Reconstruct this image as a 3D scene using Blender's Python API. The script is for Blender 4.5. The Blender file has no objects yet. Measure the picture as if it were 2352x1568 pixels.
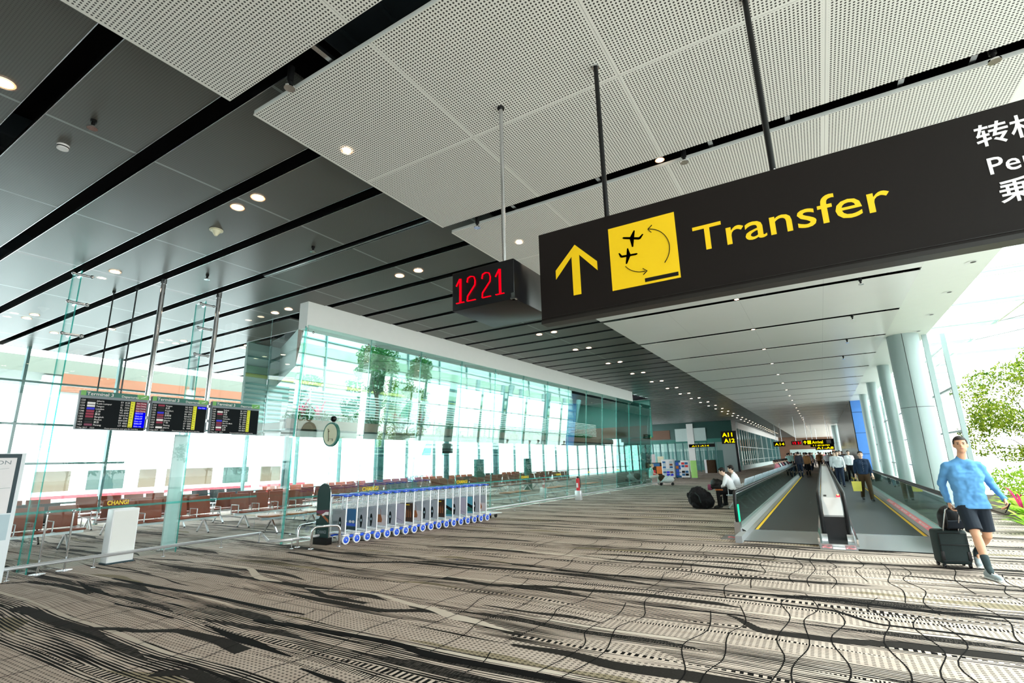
import bpy, bmesh, math, random
from mathutils import Vector, Matrix, Quaternion
random.seed(7)
S = bpy.context.scene
COL = S.collection
PI = math.pi
V = Vector

# ------------------------------------------------------------------ materials
class NT:
    """small helper to write node maths"""
    def __init__(s, name):
        s.m = bpy.data.materials.new(name); s.m.use_nodes = True
        s.t = s.m.node_tree; s.t.nodes.clear()
        s.out = s.t.nodes.new('ShaderNodeOutputMaterial')
    def n(s, typ, **kw):
        nd = s.t.nodes.new(typ)
        for k, v in kw.items(): setattr(nd, k, v)
        return nd
    def l(s, a, b): s.t.links.new(a, b)
    def setin(s, sock, v):
        if hasattr(v, 'is_output') or isinstance(v, bpy.types.NodeSocket): s.l(v, sock)
        else: sock.default_value = v
    def math(s, op, a, b=0.0, c=0.0):
        nd = s.n('ShaderNodeMath', operation=op)
        s.setin(nd.inputs[0], a); s.setin(nd.inputs[1], b); s.setin(nd.inputs[2], c)
        return nd.outputs[0]
    def mix(s, f, a, b):
        nd = s.n('ShaderNodeMix', data_type='RGBA')
        s.setin(nd.inputs[0], f); s.setin(nd.inputs[6], a); s.setin(nd.inputs[7], b)
        return nd.outputs[2]
    def xyz(s):
        g = s.n('ShaderNodeNewGeometry'); sp = s.n('ShaderNodeSeparateXYZ')
        s.l(g.outputs['Position'], sp.inputs[0]); return sp.outputs
    def vec(s, x, y, z=0.0):
        c = s.n('ShaderNodeCombineXYZ')
        s.setin(c.inputs[0], x); s.setin(c.inputs[1], y); s.setin(c.inputs[2], z); return c.outputs[0]
    def noise(s, v, scale=1.0, detail=2.0, rough=0.5):
        nd = s.n('ShaderNodeTexNoise'); nd.inputs['Scale'].default_value = scale
        nd.inputs['Detail'].default_value = detail; nd.inputs['Roughness'].default_value = rough
        if v is not None: s.l(v, nd.inputs['Vector'])
        return nd.outputs[0]
    def bsdf(s, col, rough=0.5, metal=0.0, spec=0.5, bump=None):
        b = s.n('ShaderNodeBsdfPrincipled')
        s.setin(b.inputs['Base Color'], col); s.setin(b.inputs['Roughness'], rough)
        s.setin(b.inputs['Metallic'], metal); s.setin(b.inputs['Specular IOR Level'], spec)
        if bump is not None:
            bp = s.n('ShaderNodeBump'); bp.inputs['Strength'].default_value = bump[1]
            bp.inputs['Distance'].default_value = bump[2]
            s.l(bump[0], bp.inputs['Height']); s.l(bp.outputs[0], b.inputs['Normal'])
        s.l(b.outputs[0], s.out.inputs[0]); return b
def c4(c): return (c[0], c[1], c[2], 1.0)
def srgb(r, g, b):
    f = lambda u: (u/255)/12.92 if u/255 <= .04045 else ((u/255+.055)/1.055)**2.4
    return (f(r), f(g), f(b))
M = {}
def mat(name, col, rough=0.5, metal=0.0, spec=0.5, var=0.06, vs=6.0):
    t = NT(name)
    tc = t.n('ShaderNodeTexCoord')
    nz = t.noise(tc.outputs['Object'], vs, 3.0)
    a = tuple(max(0, x*(1-var)) for x in col); b = tuple(min(1, x*(1+var)) for x in col)
    t.bsdf(t.mix(nz, c4(a), c4(b)), rough, metal, spec if max(col) > .06 else min(spec, .3))
    M[name] = t.m; return t.m
def emis(name, col, st):
    t = NT(name); e = t.n('ShaderNodeEmission'); e.inputs[0].default_value = c4(col); e.inputs[1].default_value = st
    t.l(e.outputs[0], t.out.inputs[0]); M[name] = t.m; return t.m
def glassmat(name, tint, refl=1.0, rough=0.0, haze=0.0, hcol=(.8, .95, .92)):
    """thin architectural glass: tinted see-through pane with a Fresnel mirror on it"""
    t = NT(name)
    tr = t.n('ShaderNodeBsdfTransparent'); tr.inputs[0].default_value = c4(tint)
    gl = t.n('ShaderNodeBsdfGlossy'); gl.inputs['Roughness'].default_value = rough
    gl.inputs[0].default_value = (.93, 1, .98, 1)
    fr = t.n('ShaderNodeFresnel'); fr.inputs[0].default_value = 1.5
    f2 = t.math('MULTIPLY', fr.outputs[0], refl); f2 = t.math('MINIMUM', f2, 0.9)
    mx = t.n('ShaderNodeMixShader'); t.l(f2, mx.inputs[0]); t.l(tr.outputs[0], mx.inputs[1]); t.l(gl.outputs[0], mx.inputs[2])
    o = mx.outputs[0]
    if haze:
        d = t.n('ShaderNodeBsdfDiffuse'); d.inputs[0].default_value = c4(hcol)
        m2 = t.n('ShaderNodeMixShader'); m2.inputs[0].default_value = haze
        t.l(o, m2.inputs[1]); t.l(d.outputs[0], m2.inputs[2]); o = m2.outputs[0]
    t.l(o, t.out.inputs[0]); M[name] = t.m; return t.m

mat('skirt_metal', (.34, .35, .36), .5, .25, var=.12, vs=25)
mat('white_paint', (.78, .80, .78), .45, var=.02)
mat('white_beam', (.82, .86, .82), .5, var=.02)
mat('fascia_white', (.92, .93, .92), .5, var=.02)
mat('grey_column', (.30, .375, .37), .35, .15, var=.03)
mat('mullion', (.12, .25, .25), .4, .2); mat('steel', (.62, .63, .65), .22, 1.0, var=.05)
mat('chrome', (.8, .8, .82), .1, 1.0, var=.02)
mat('bright_steel', (.86, .87, .9), .35, .6, var=.03)
mat('teal_steel', (.05, .15, .155), .4, .3, var=.08)
mat('dark_void', (.004, .004, .005), .9, spec=.1)
mat('duct', (.03, .045, .055), .6)
mat('black', (.005, .005, .0055), .45)
mat('black_gloss', (.005, .005, .006), .32)
mat('black_rubber', (.006, .006, .007), .5)
mat('sign_face', (.0115, .0085, .0075), .55, spec=.14, var=.1, vs=40)
mat('sign_trim', (.018, .015, .013), .4)
mat('yellow', (.95, .60, .0), .45, var=.02)
mat('yellow_tab', (.9, .63, .01), .45, var=.02)
mat('white_text', (.86, .82, .82), .5, var=.01)
mat('board_dark', (.008, .011, .013), .6, spec=.08)
mat('board_grey', (.2, .24, .27), .4)
mat('green_band', (.015, .15, .115), .4)
mat('lime', (.16, .45, .1), .4)
mat('board_red', (.30, .01, .05), .5); mat('board_blue', (.01, .01, .7), .5)
mat('board_orange', (.75, .2, .02), .5); mat('board_yellow', (.85, .82, .02), .5)
mat('maroon', (.2, .03, .08), .5)
mat('seat_orange', (.27, .045, .014), .45, var=.12)
mat('seat_tan', (.36, .10, .02), .45, var=.12)
mat('seat_black', (.02, .02, .022), .5)
mat('seat_grey', (.46, .54, .62), .4, .2)
mat('blue_plastic', (.02, .10, .72), .3)
mat('wheel_white', (.8, .82, .83), .4)
mat('panel_white', (.86, .88, .9), .35, var=.02)
mat('totem_white', (.80, .87, .92), .35, var=.02)
mat('totem_frame', (.015, .045, .06), .35)
mat('pale_blue', (.48, .63, .70), .4)
mat('skin', (.62, .33, .20), .5, var=.05, vs=20)
mat('skin_light', (.74, .50, .38), .5, var=.05)
mat('hair', (.012, .010, .010), .6, var=.4, vs=80)
mat('hair_brown', (.02, .013, .012), .7, var=.4, vs=80)
mat('hair_blond', (.55, .4, .22), .6)
mat('shirt_white', (.8, .82, .86), .8)
mat('shirt_navy', (.006, .022, .055), .8, var=.2)
mat('shirt_brown', (.22, .10, .03), .8)
mat('shirt_teal', (.35, .66, .62), .8)
mat('shirt_pink', (.6, .2, .25), .8); mat('shirt_dark', (.03, .035, .05), .8)
mat('trouser_navy', (.014, .024, .05), .85); mat('trouser_brown', (.05, .028, .012), .85, var=.3)
mat('trouser_black', (.006, .006, .008), .85); mat('trouser_cream', (.7, .68, .62), .85)
mat('shorts', (.008, .014, .024), .75, var=.2, vs=12)
mat('sock', (.035, .055, .06), .9); mat('shoe_grey', (.30, .35, .37), .7, var=.25, vs=30)
mat('shoe_sole', (.75, .78, .78), .6); mat('shoe_black', (.015, .018, .02), .5)
mat('eye', (.02, .015, .012), .2); mat('lip', (.45, .16, .13), .5)
mat('case_grey', (.016, .028, .028), .75, var=.2, vs=60)
mat('bag_yellow', (.80, .70, .12), .6)
mat('trunk', (.10, .075, .05), .9, var=.3); mat('soil', (.06, .045, .03), .95)
mat('flower', (.75, .03, .16), .6); mat('blue_wall', (.10, .30, .82), .35, var=.02)
mat('dark_wall', (.025, .025, .028), .25, .2); mat('red', (.7, .02, .03), .35)
mat('pink_red', (.85, .22, .25), .4); mat('sticker', (.86, .84, .86), .45)
mat('green_sign', (.015, .17, .135), .4); mat('cream', (.88, .84, .62), .5)
mat('brown_wall', (.16, .085, .05), .6, var=.2, vs=1.2)
mat('beige_wall', (.12, .14, .115), .6); mat('orange_wall', (.20, .07, .03), .6)
mat('pale_wall', (.50, .64, .62), .6); mat('apron', (.72, .76, .76), .8)
mat('plane_white', (.8, .84, .85), .4); mat('plane_green', (.08, .3, .24), .4)
mat('window_tan', (.065, .042, .018), .5); mat('window_teal', (.018, .045, .038), .5)
mat('concrete', (.45, .45, .42), .8)
emis('led_red', (1, .0, .005), 1.3)
emis('lamp_warm', (1, .78, .55), 14.0)
emis('lamp_rim', (1, .42, .2), 1.1)
emis('led_yellow', (1, .72, .0), 1.0)
emis('green_lamp', (.02, .75, .35), .9)
emis('red_lamp', (1, .02, .05), 1.6); emis('red_core', (1, .8, .1), 4)
emis('screen_blue', (.0, .0, .95), .75)
glassmat('glass', (.88, .98, .962), .7)
glassmat('glass_left', (.90, .985, .975), 1.0)
glassmat('glass_dark', (.72, .93, .90), .9)
glassmat('glass_clear', (.97, .99, .99), .35)
glassmat('glass_bal', (.72, .90, .86), 1.0)
glassmat('glass_edge', (.35, .80, .74), .6, 0, .30, (.12, .60, .56))
glassmat('canopy_glass', (.92, .97, .96), .4)
glassmat('frit', (.75, .9, .87), .4, 0, .35, (.75, .9, .85))

def ceiling_white():
    t = NT('perforated_white')
    p = t.xyz()
    s = 0.030
    u = t.math('DIVIDE', p[0], s); v = t.math('DIVIDE', p[1], s)
    def grid(u, v):
        a = t.math('SUBTRACT', t.math('FRACT', u), .5); b = t.math('SUBTRACT', t.math('FRACT', v), .5)
        return t.math('SQRT', t.math('ADD', t.math('MULTIPLY', a, a), t.math('MULTIPLY', b, b)))
    hole = t.math('LESS_THAN', grid(u, v), .285)
    # plain rim on the seams
    sx = t.math('ABSOLUTE', t.math('SUBTRACT', t.math('FRACT', t.math('DIVIDE', t.math('ADD', p[0], 4.47 + 16.7), 1.67)), .5))
    rim = t.math('GREATER_THAN', sx, .5 - .022/1.67)
    sy = t.math('ABSOLUTE', t.math('SUBTRACT', t.math('FRACT', t.math('DIVIDE', t.math('ADD', p[1], 32.7 - 3.98), 1.635)), .5))
    rimy = t.math('GREATER_THAN', sy, .5 - .022/1.64)
    rr = t.math('MAXIMUM', rim, rimy)
    gx = t.math('GREATER_THAN', sx, .5 - .004/1.67); gy = t.math('GREATER_THAN', sy, .5 - .004/1.64)
    hole = t.math('MULTIPLY', hole, t.math('SUBTRACT', 1.0, rr))
    dk = t.math('MAXIMUM', hole, t.math('MULTIPLY', t.math('MAXIMUM', gx, gy), .35))
    t.bsdf(t.mix(dk, (.80, .79, .75, 1), (.035, .034, .03, 1)), .5)
    M['perforated_white'] = t.m
ceiling_white()
def ceiling_plain():
    t = NT('plain_white_ceiling'); p = t.xyz()
    sx = t.math('ABSOLUTE', t.math('SUBTRACT', t.math('FRACT', t.math('DIVIDE', t.math('ADD', p[0], 4.47 + 16.7), 1.67)), .5))
    gx = t.math('GREATER_THAN', sx, .5 - .003/1.67)
    nz = t.noise(t.vec(p[0], p[1]), .8, 2)
    t.bsdf(t.mix(gx, t.mix(nz, (.74, .75, .73, 1), (.80, .81, .79, 1)), (.5, .5, .5, 1)), .30)
    M['plain_white_ceiling'] = t.m
ceiling_plain()
def ceiling_dark():
    t = NT('dark_metal_ceiling')
    p = t.xyz()
    s = 0.024
    a = t.math('SUBTRACT', t.math('FRACT', t.math('DIVIDE', p[0], s)), .5); b = t.math('SUBTRACT', t.math('FRACT', t.math('DIVIDE', p[1], s)), .5)
    h = t.math('LESS_THAN', t.math('ADD', t.math('MULTIPLY', a, a), t.math('MULTIPLY', b, b)), .07)
    sx = t.math('ABSOLUTE', t.math('SUBTRACT', t.math('FRACT', t.math('DIVIDE', t.math('ADD', p[0], 54.2), 2.38)), .5))
    rim = t.math('GREATER_THAN', sx, .5 - .016/2.38)
    gap = t.math('GREATER_THAN', sx, .5 - .003/2.38)
    nz = t.noise(t.vec(t.math('MULTIPLY', p[0], .5), t.math('MULTIPLY', p[1], .5)), 1.0, 2)
    base = t.mix(nz, (.105, .103, .092, 1), (.135, .132, .120, 1))
    c = t.mix(t.math('MULTIPLY', h, .5), base, (.03, .03, .028, 1))
    c = t.mix(rim, c, (.36, .38, .36, 1)); c = t.mix(gap, c, (.12, .12, .12, 1))
    b_ = t.bsdf(c, .32, .08, .20)
    M['dark_metal_ceiling'] = t.m
ceiling_dark()

def carpet(name='carpet', dim=1.0):
    t = NT(name)
    p = t.xyz(); X, Y = p[0], p[1]
    n = lambda sx, sy, det=2.0, ox=0.0, oy=0.0: t.noise(t.vec(t.math('MULTIPLY_ADD', X, sx, ox), t.math('MULTIPLY_ADD', Y2, sy, oy)), 1.0, det)
    w0 = t.noise(t.vec(t.math('MULTIPLY', X, .30), t.math('MULTIPLY', Y, .22)), 1.0, 1.0)
    Y2 = t.math('MULTIPLY_ADD', w0, .42, Y)
    w1 = t.noise(t.vec(t.math('MULTIPLY_ADD', X, .38, 7), t.math('MULTIPLY', Y, .3)), 1.0, 1.0)
    Y3 = t.math('MULTIPLY_ADD', w1, -.5, Y)
    Ys = t.math('MULTIPLY_ADD', n(.6, 1.6, 1), .08, Y2)
    def band(v, lo, hi):
        return t.math('MULTIPLY', t.math('GREATER_THAN', v, lo), t.math('LESS_THAN', v, hi))
    def saw(v, per, duty):
        return t.math('LESS_THAN', t.math('FRACT', t.math('DIVIDE', v, per)), duty)
    def taper(k, sx=.55, sy=.5, cut=.42, g=5.0):       # how wide a ribbon is at this place
        q = t.noise(t.vec(t.math('MULTIPLY_ADD', X, sx, k), t.math('MULTIPLY_ADD', Y, sy, k*2.3)), 1.0, 1.0)
        return t.math('MINIMUM', t.math('MAXIMUM', t.math('MULTIPLY', t.math('SUBTRACT', q, cut), g), 0.0), 1.0)
    f1 = t.math('FRACT', t.math('DIVIDE', Y2, 1.15)); f2 = t.math('FRACT', t.math('DIVIDE', Y3, 1.75))
    def rib(f, lo, wd, k, **kw): return band(f, lo, t.math('MULTIPLY_ADD', taper(k, **kw), wd, lo))
    dark = (.0045, .0036, .0034, 1)
    wid = t.math('MULTIPLY_ADD', n(.9, 9.0, 3, 3.1, 1.7), 1.9, -.42)
    fine = saw(Ys, .034, wid)
    tick = t.math('MULTIPLY', saw(X, .052, .5), saw(Ys, .040, .46))
    thin = t.math('MULTIPLY', saw(Ys, .0135, .42), .8)
    plaid = t.math('MAXIMUM', t.math('MULTIPLY', tick, .80), t.math('MULTIPLY', thin, .45))
    ladx = t.math('MULTIPLY_ADD', n(9, 2.5, 1, 5), .05, X)
    lad = saw(ladx, .062, .52); lad2 = saw(ladx, .030, .5)
    cream = t.mix(n(2, 14, 2), (.44, .345, .285, 1), (.67, .57, .50, 1))
    tan = t.mix(n(3, 8, 2, 2), (.27, .22, .14, 1), (.36, .30, .21, 1))
    base = t.mix(rib(f2, .10, .15, 3.0, cut=.5), cream, tan)
    pm = t.math('MAXIMUM', band(f1, .62, 1.0), rib(f2, .42, .2, 5.0))
    pat = t.math('ADD', t.math('MULTIPLY', pm, plaid), t.math('MULTIPLY', t.math('SUBTRACT', 1.0, pm), fine))
    c = t.mix(pat, base, dark)
    c = t.mix(rib(f1, .08, .085, 1.0), c, t.mix(lad, base, dark))
    c = t.mix(rib(f2, .64, .05, 2.0), c, t.mix(lad2, base, dark))
    c = t.mix(rib(f1, .86, .05, 8.0), c, t.mix(lad2, base, dark))
    br = t.noise(t.vec(t.math('MULTIPLY', X, 120.0), t.math('MULTIPLY', Y, 14.0)), 1.0, 2.0)
    brush = t.mix(t.math('MULTIPLY', t.math('SUBTRACT', br, .42), 4.0), (.004, .0035, .0032, 1), (.075, .063, .055, 1))
    c = t.mix(rib(f1, .40, .13, 11.0), c, brush)
    c = t.mix(rib(f2, .82, .08, 13.0), c, brush)
    c = t.mix(rib(f1, .555, .045, 17.0), c, (.56, .49, .42, 1))
    c = t.mix(rib(f2, .30, .028, 19.0), c, dark)
    c = t.mix(rib(f1, .26, .05, 23.0, cut=.5), c, dark)
    # warm towards nothing: pile variation
    if dim != 1.0:
        c = t.mix(1-dim, c, (.02, .03, .02, 1))
    pile = t.noise(t.vec(X, Y), 260.0, 1.0)
    t.bsdf(c, .95, 0, .1, bump=(pile, .25, .004))
    M[name] = t.m
carpet()

# ------------------------------------------------------------------ mesh builder
class MB:
    def __init__(s): s.v = []; s.f = []; s.m = []; s.mats = []; s.sm = []
    def mi(s, m):
        if isinstance(m, str): m = M[m]
        if m not in s.mats: s.mats.append(m)
        return s.mats.index(m)
    def add(s, vs, fs, m, smooth=False, T=None):
        o = len(s.v)
        s.v += [tuple(T @ V(v)) if T is not None else tuple(v) for v in vs]
        k = s.mi(m)
        for f in fs: s.f.append([i+o for i in f]); s.m.append(k); s.sm.append(smooth)
        return s
    def box(s, x0, x1, y0, y1, z0, z1, m, T=None):
        vs = [(x, y, z) for x in (x0, x1) for y in (y0, y1) for z in (z0, z1)]
        fs = [(0,1,3,2),(4,6,7,5),(0,4,5,1),(2,3,7,6),(0,2,6,4),(1,5,7,3)]
        return s.add(vs, fs, m, False, T)
    def bbox(s, x0, x1, y0, y1, z0, z1, m, r=.01, T=None, seg=2):
        bm = bmesh.new(); bmesh.ops.create_cube(bm, size=1)
        for v in bm.verts:
            v.co = V(((x0+x1)/2+v.co.x*(x1-x0), (y0+y1)/2+v.co.y*(y1-y0), (z0+z1)/2+v.co.z*(z1-z0)))
        bmesh.ops.bevel(bm, geom=bm.edges[:], offset=r, segments=seg, profile=.5, affect='EDGES')
        s.add([v.co[:] for v in bm.verts], [[v.index for v in f.verts] for f in (bm.verts.index_update() or bm.faces)], m, True, T); bm.free(); return s
    def bar(s, p, q, w, h, m):
        """square bar between two points"""
        p, q = V(p), V(q); d = (q-p); L = d.length
        T = Matrix.Translation(p) @ d.to_track_quat('Z', 'Y').to_matrix().to_4x4()
        return s.box(-w/2, w/2, -h/2, h/2, 0, L, m, T)
    def cyl(s, p, q, r, m, n=12, r2=None, cap=True):
        p, q = V(p), V(q); d = q-p; L = d.length
        if L < 1e-6: return s
        r2 = r if r2 is None else r2
        T = Matrix.Translation(p) @ d.to_track_quat('Z', 'Y').to_matrix().to_4x4()
        vs = [(r*math.cos(2*PI*i/n), r*math.sin(2*PI*i/n), 0) for i in range(n)] + [(r2*math.cos(2*PI*i/n), r2*math.sin(2*PI*i/n), L) for i in range(n)]
        fs = [(i, (i+1) % n, n+(i+1) % n, n+i) for i in range(n)]
        s.add(vs, fs, m, True, T)
        if cap: s.add(vs, [list(range(n))[::-1], list(range(n, 2*n))], m, False, T)
        return s
    def tube(s, pts, r, m, n=8, closed=False, rs=None):
        pts = [V(p) for p in pts]; N = len(pts); rings = []
        up = None
        for i in range(N):
            a = pts[i-1] if (i > 0 or closed) else pts[i]; b = pts[(i+1) % N] if (i < N-1 or closed) else pts[i]
            d = (b-a).normalized()
            if up is None: up = d.orthogonal().normalized()
            up = (up - d*up.dot(d)).normalized(); sd = d.cross(up)
            rr = rs[i] if rs else r
            rings.append([pts[i]+up*rr*math.cos(2*PI*k/n)+sd*rr*math.sin(2*PI*k/n) for k in range(n)])
        vs = [v for R in rings for v in R]; fs = []
        for i in range(N if closed else N-1):
            j = (i+1) % N
            for k in range(n): fs.append((i*n+k, i*n+(k+1) % n, j*n+(k+1) % n, j*n+k))
        s.add(vs, fs, m, True)
        if not closed: s.add(vs, [list(range(n))[::-1], list(range((N-1)*n, N*n))], m)
        return s
    def ball(s, c, r, m, u=14, w=9, T=None):
        rx, ry, rz = (r, r, r) if not hasattr(r, '__len__') else r
        vs = [(c[0], c[1], c[2]+rz)]; fs = []
        for j in range(1, w):
            ph = PI*j/w
            for i in range(u): th = 2*PI*i/u; vs.append((c[0]+rx*math.sin(ph)*math.cos(th), c[1]+ry*math.sin(ph)*math.sin(th), c[2]+rz*math.cos(ph)))
        vs.append((c[0], c[1], c[2]-rz)); L = len(vs)-1
        for i in range(u):
            fs.append((0, 1+i, 1+(i+1) % u)); fs.append((L, L-u+(i+1) % u, L-u+i))
            for j in range(w-2): a = 1+j*u; fs.append((a+i, a+u+i, a+u+(i+1) % u, a+(i+1) % u))
        return s.add(vs, fs, m, True, T)
    def quad(s, a, b, c, d, m): return s.add([a, b, c, d], [(0, 1, 2, 3)], m)
    def prism(s, pts, h, m, T=None):
        """polygon in local xy extruded by h along local z"""
        n = len(pts); vs = [(x, y, 0) for x, y in pts]+[(x, y, h) for x, y in pts]
        fs = [list(range(n))[::-1], list(range(n, 2*n))]+[(i, (i+1) % n, n+(i+1) % n, n+i) for i in range(n)]
        return s.add(vs, fs, m, False, T)
    def disc(s, c, r, m, nrm=(0, 0, 1), n=24, r0=0.0):
        T = Matrix.Translation(V(c)) @ V(nrm).to_track_quat('Z', 'Y').to_matrix().to_4x4()
        if r0: 
            vs = [(r*math.cos(2*PI*i/n), r*math.sin(2*PI*i/n), 0) for i in range(n)]+[(r0*math.cos(2*PI*i/n), r0*math.sin(2*PI*i/n), 0) for i in range(n)]
            return s.add(vs, [(i, (i+1) % n, n+(i+1) % n, n+i) for i in range(n)], m, False, T)
        return s.add([(r*math.cos(2*PI*i/n), r*math.sin(2*PI*i/n), 0) for i in range(n)], [list(range(n))], m, False, T)
    def text(s, txt, size, m, T, h=.002, bold=0.0, w=None):
        vs, fs, W = textgeo(txt, bold)
        k = size if w is None else w/max(W, 1e-6)
        return s.add([(x*k, y*size, z*h) for x, y, z in vs], fs, m, False, T)
    def build(s, name, parent=None, loc=None):
        me = bpy.data.meshes.new(name); me.from_pydata(s.v, [], s.f)
        for m in s.mats: me.materials.append(m)
        me.polygons.foreach_set('material_index', s.m); me.polygons.foreach_set('use_smooth', s.sm)
        me.update()
        o = bpy.data.objects.new(name, me); COL.objects.link(o)
        if parent is not None: o.parent = parent
        if loc is not None: o.location = loc
        return o
_tc = {}
def textgeo(txt, bold=0.0):
    if (txt, bold) in _tc: return _tc[(txt, bold)]
    cu = bpy.data.curves.new('t', 'FONT'); cu.body = txt; cu.size = 1; cu.extrude = .5; cu.offset = bold; cu.resolution_u = 3
    o = bpy.data.objects.new('t', cu); COL.objects.link(o)
    dg = bpy.context.evaluated_depsgraph_get()
    me = bpy.data.meshes.new_from_object(o.evaluated_get(dg))
    vs = [v.co[:] for v in me.vertices]; fs = [list(p.vertices) for p in me.polygons]
    bpy.data.objects.remove(o); bpy.data.curves.remove(cu); bpy.data.meshes.remove(me)
    W = max([v[0] for v in vs], default=1); _tc[(txt, bold)] = (vs, fs, W); return _tc[(txt, bold)]
def axes(o, ux, uy):
    """frame with local x along ux and local y along uy, origin o"""
    ux = V(ux).normalized(); uy = V(uy).normalized(); uz = ux.cross(uy)
    return Matrix(((ux.x, uy.x, uz.x, o[0]), (ux.y, uy.y, uz.y, o[1]), (ux.z, uy.z, uz.z, o[2]), (0, 0, 0, 1)))
def FY(x, y, z): return axes((x, y, z), (1, 0, 0), (0, 0, 1))       # a face looking towards -Y
def FX(x, y, z): return axes((x, y, z), (0, 1, 0), (0, 0, 1))       # a face looking towards +X

def tag(o, label=None, cat=None, group=None, kind=None):
    if label: o['label'] = label
    if cat: o['category'] = cat
    if group: o['group'] = group
    if kind: o['kind'] = kind
    return o
def thing(name, label, cat, loc=(0, 0, 0), rz=0.0, group=None):
    o = bpy.data.objects.new(name, None); COL.objects.link(o); o.empty_display_size = .1
    o.location = loc; o.rotation_euler = (0, 0, rz); return tag(o, label, cat, group)
def struct(o): o['kind'] = 'structure'; return o
def dup(root, loc, rz=0.0, label=None, group=None, cat=None, scale=None):
    r = root.copy(); COL.objects.link(r); r.location = loc; r.rotation_euler = (0, 0, rz)
    if label: r['label'] = label
    if group: r['group'] = group
    if scale: r.scale = scale
    for ch in list(root.children):
        c = ch.copy(); COL.objects.link(c); c.parent = r
        for g in ch.children:
            d = g.copy(); COL.objects.link(d); d.parent = c
    return r
def remesh(mb, vox, smooth=4, keep=None):
    """one continuous skin grown over overlapping shapes"""
    o = mb.build('tmp')
    md = o.modifiers.new('r', 'REMESH'); md.mode = 'VOXEL'; md.voxel_size = vox; md.use_smooth_shade = True
    if smooth: s = o.modifiers.new('s', 'SMOOTH'); s.iterations = smooth; s.factor = .5
    dg = bpy.context.evaluated_depsgraph_get(); dg.update()
    me = bpy.data.meshes.new_from_object(o.evaluated_get(dg))
    vs = [v.co[:] for v in me.vertices]; fs = [list(p.vertices) for p in me.polygons]
    bpy.data.objects.remove(o); bpy.data.meshes.remove(me)
    return vs, fs
# ------------------------------------------------------------------ camera and light
H = 1.6
R3 = ((0.85545497, -0.14203845, -0.49801795), (0.51724838, 0.18696601, 0.83516335), (-0.02551288, -0.97204362, 0.23341016))
cam = bpy.data.cameras.new('camera'); camo = bpy.data.objects.new('camera', cam); COL.objects.link(camo)
cam.sensor_width = 36; cam.lens = 1148.0/2352*36; cam.clip_start = .05; cam.clip_end = 2000
camo.matrix_world = Matrix(((R3[0][0], -R3[0][1], -R3[0][2], 0), (R3[1][0], -R3[1][1], -R3[1][2], 0), (R3[2][0], -R3[2][1], -R3[2][2], H), (0, 0, 0, 1)))
S.camera = camo
w = bpy.data.worlds.new('sky'); S.world = w; w.use_nodes = True
nt = w.node_tree; bg = nt.nodes['Background']
# hazy white tropical daylight: slightly bluer overhead, pure white at the horizon
g = nt.nodes.new('ShaderNodeTexCoord'); sp = nt.nodes.new('ShaderNodeSeparateXYZ'); rp = nt.nodes.new('ShaderNodeValToRGB')
nt.links.new(g.outputs['Generated'], sp.inputs[0]); nt.links.new(sp.outputs[2], rp.inputs[0])
rp.color_ramp.elements[0].position = 0; rp.color_ramp.elements[0].color = (.97, 1, .99, 1)
rp.color_ramp.elements[1].position = .8; rp.color_ramp.elements[1].color = (.84, .95, 1, 1)
nt.links.new(rp.outputs[0], bg.inputs[0]); bg.inputs[1].default_value = 3.3
vs_ = S.view_settings; S.display_settings.display_device = 'sRGB'
vs_.view_transform = 'Standard'; vs_.look = 'None'; vs_.gamma = 1; vs_.exposure = 0.95; vs_.use_curve_mapping = False
sun = bpy.data.lights.new('sun', 'SUN'); sun.energy = 5; sun.angle = .5; sun.color = (1, .97, .92)
so = bpy.data.objects.new('sun', sun); COL.objects.link(so); so.rotation_euler = V((.62, .22, .75)).to_track_quat('Z', 'Y').to_euler()

# ------------------------------------------------------------------ floor
FB = MB()
FB.quad((-22, -10, 0), (3.6, -10, 0), (3.6, 135, 0), (-22, 135, 0), 'carpet')
def zpt(px, py, zz=0.0):
    v = V((px-1176, py-784, 1148)); d = [sum(R3[i][k]*v[k] for k in range(3)) for i in range(3)]
    t = (zz-H)/d[2]; return (t*d[0], t*d[1])
mat('stroke_black', (.0035, .003, .003), .95, spec=.1); mat('stroke_brown', (.020, .017, .015), .95, spec=.1, var=.5, vs=60)
mat('stroke_cream', (.56, .49, .42), .95, spec=.1); 
def ribbon(pts, ws, m, z=.0012):
    """woven ribbon through floor points; widths along the hall"""
    # smooth interpolation
    P = []; Wd = []
    for i in range(len(pts)-1):
        for k in range(6):
            t = k/6; t2 = t*t*(3-2*t)
            P.append((pts[i][0]*(1-t)+pts[i+1][0]*t, pts[i][1]*(1-t2)+pts[i+1][1]*t2)); Wd.append(ws[i]*(1-t)+ws[i+1]*t)
    P.append(pts[-1]); Wd.append(ws[-1])
    vs = []; n = len(P)
    for i, (x, y) in enumerate(P):
        a = P[max(0, i-1)]; b = P[min(n-1, i+1)]; d = V((b[0]-a[0], b[1]-a[1])).normalized(); nn = V((-d.y, d.x))*Wd[i]/2
        vs += [(x+nn.x, y+nn.y, z), (x-nn.x, y-nn.y, z)]
    FB.add(vs, [(2*i, 2*i+1, 2*i+3, 2*i+2) for i in range(n-1)], m)
def rp_(pix, ws, m, z=.0012): ribbon([zpt(*p) for p in pix], ws, m, z)
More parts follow.
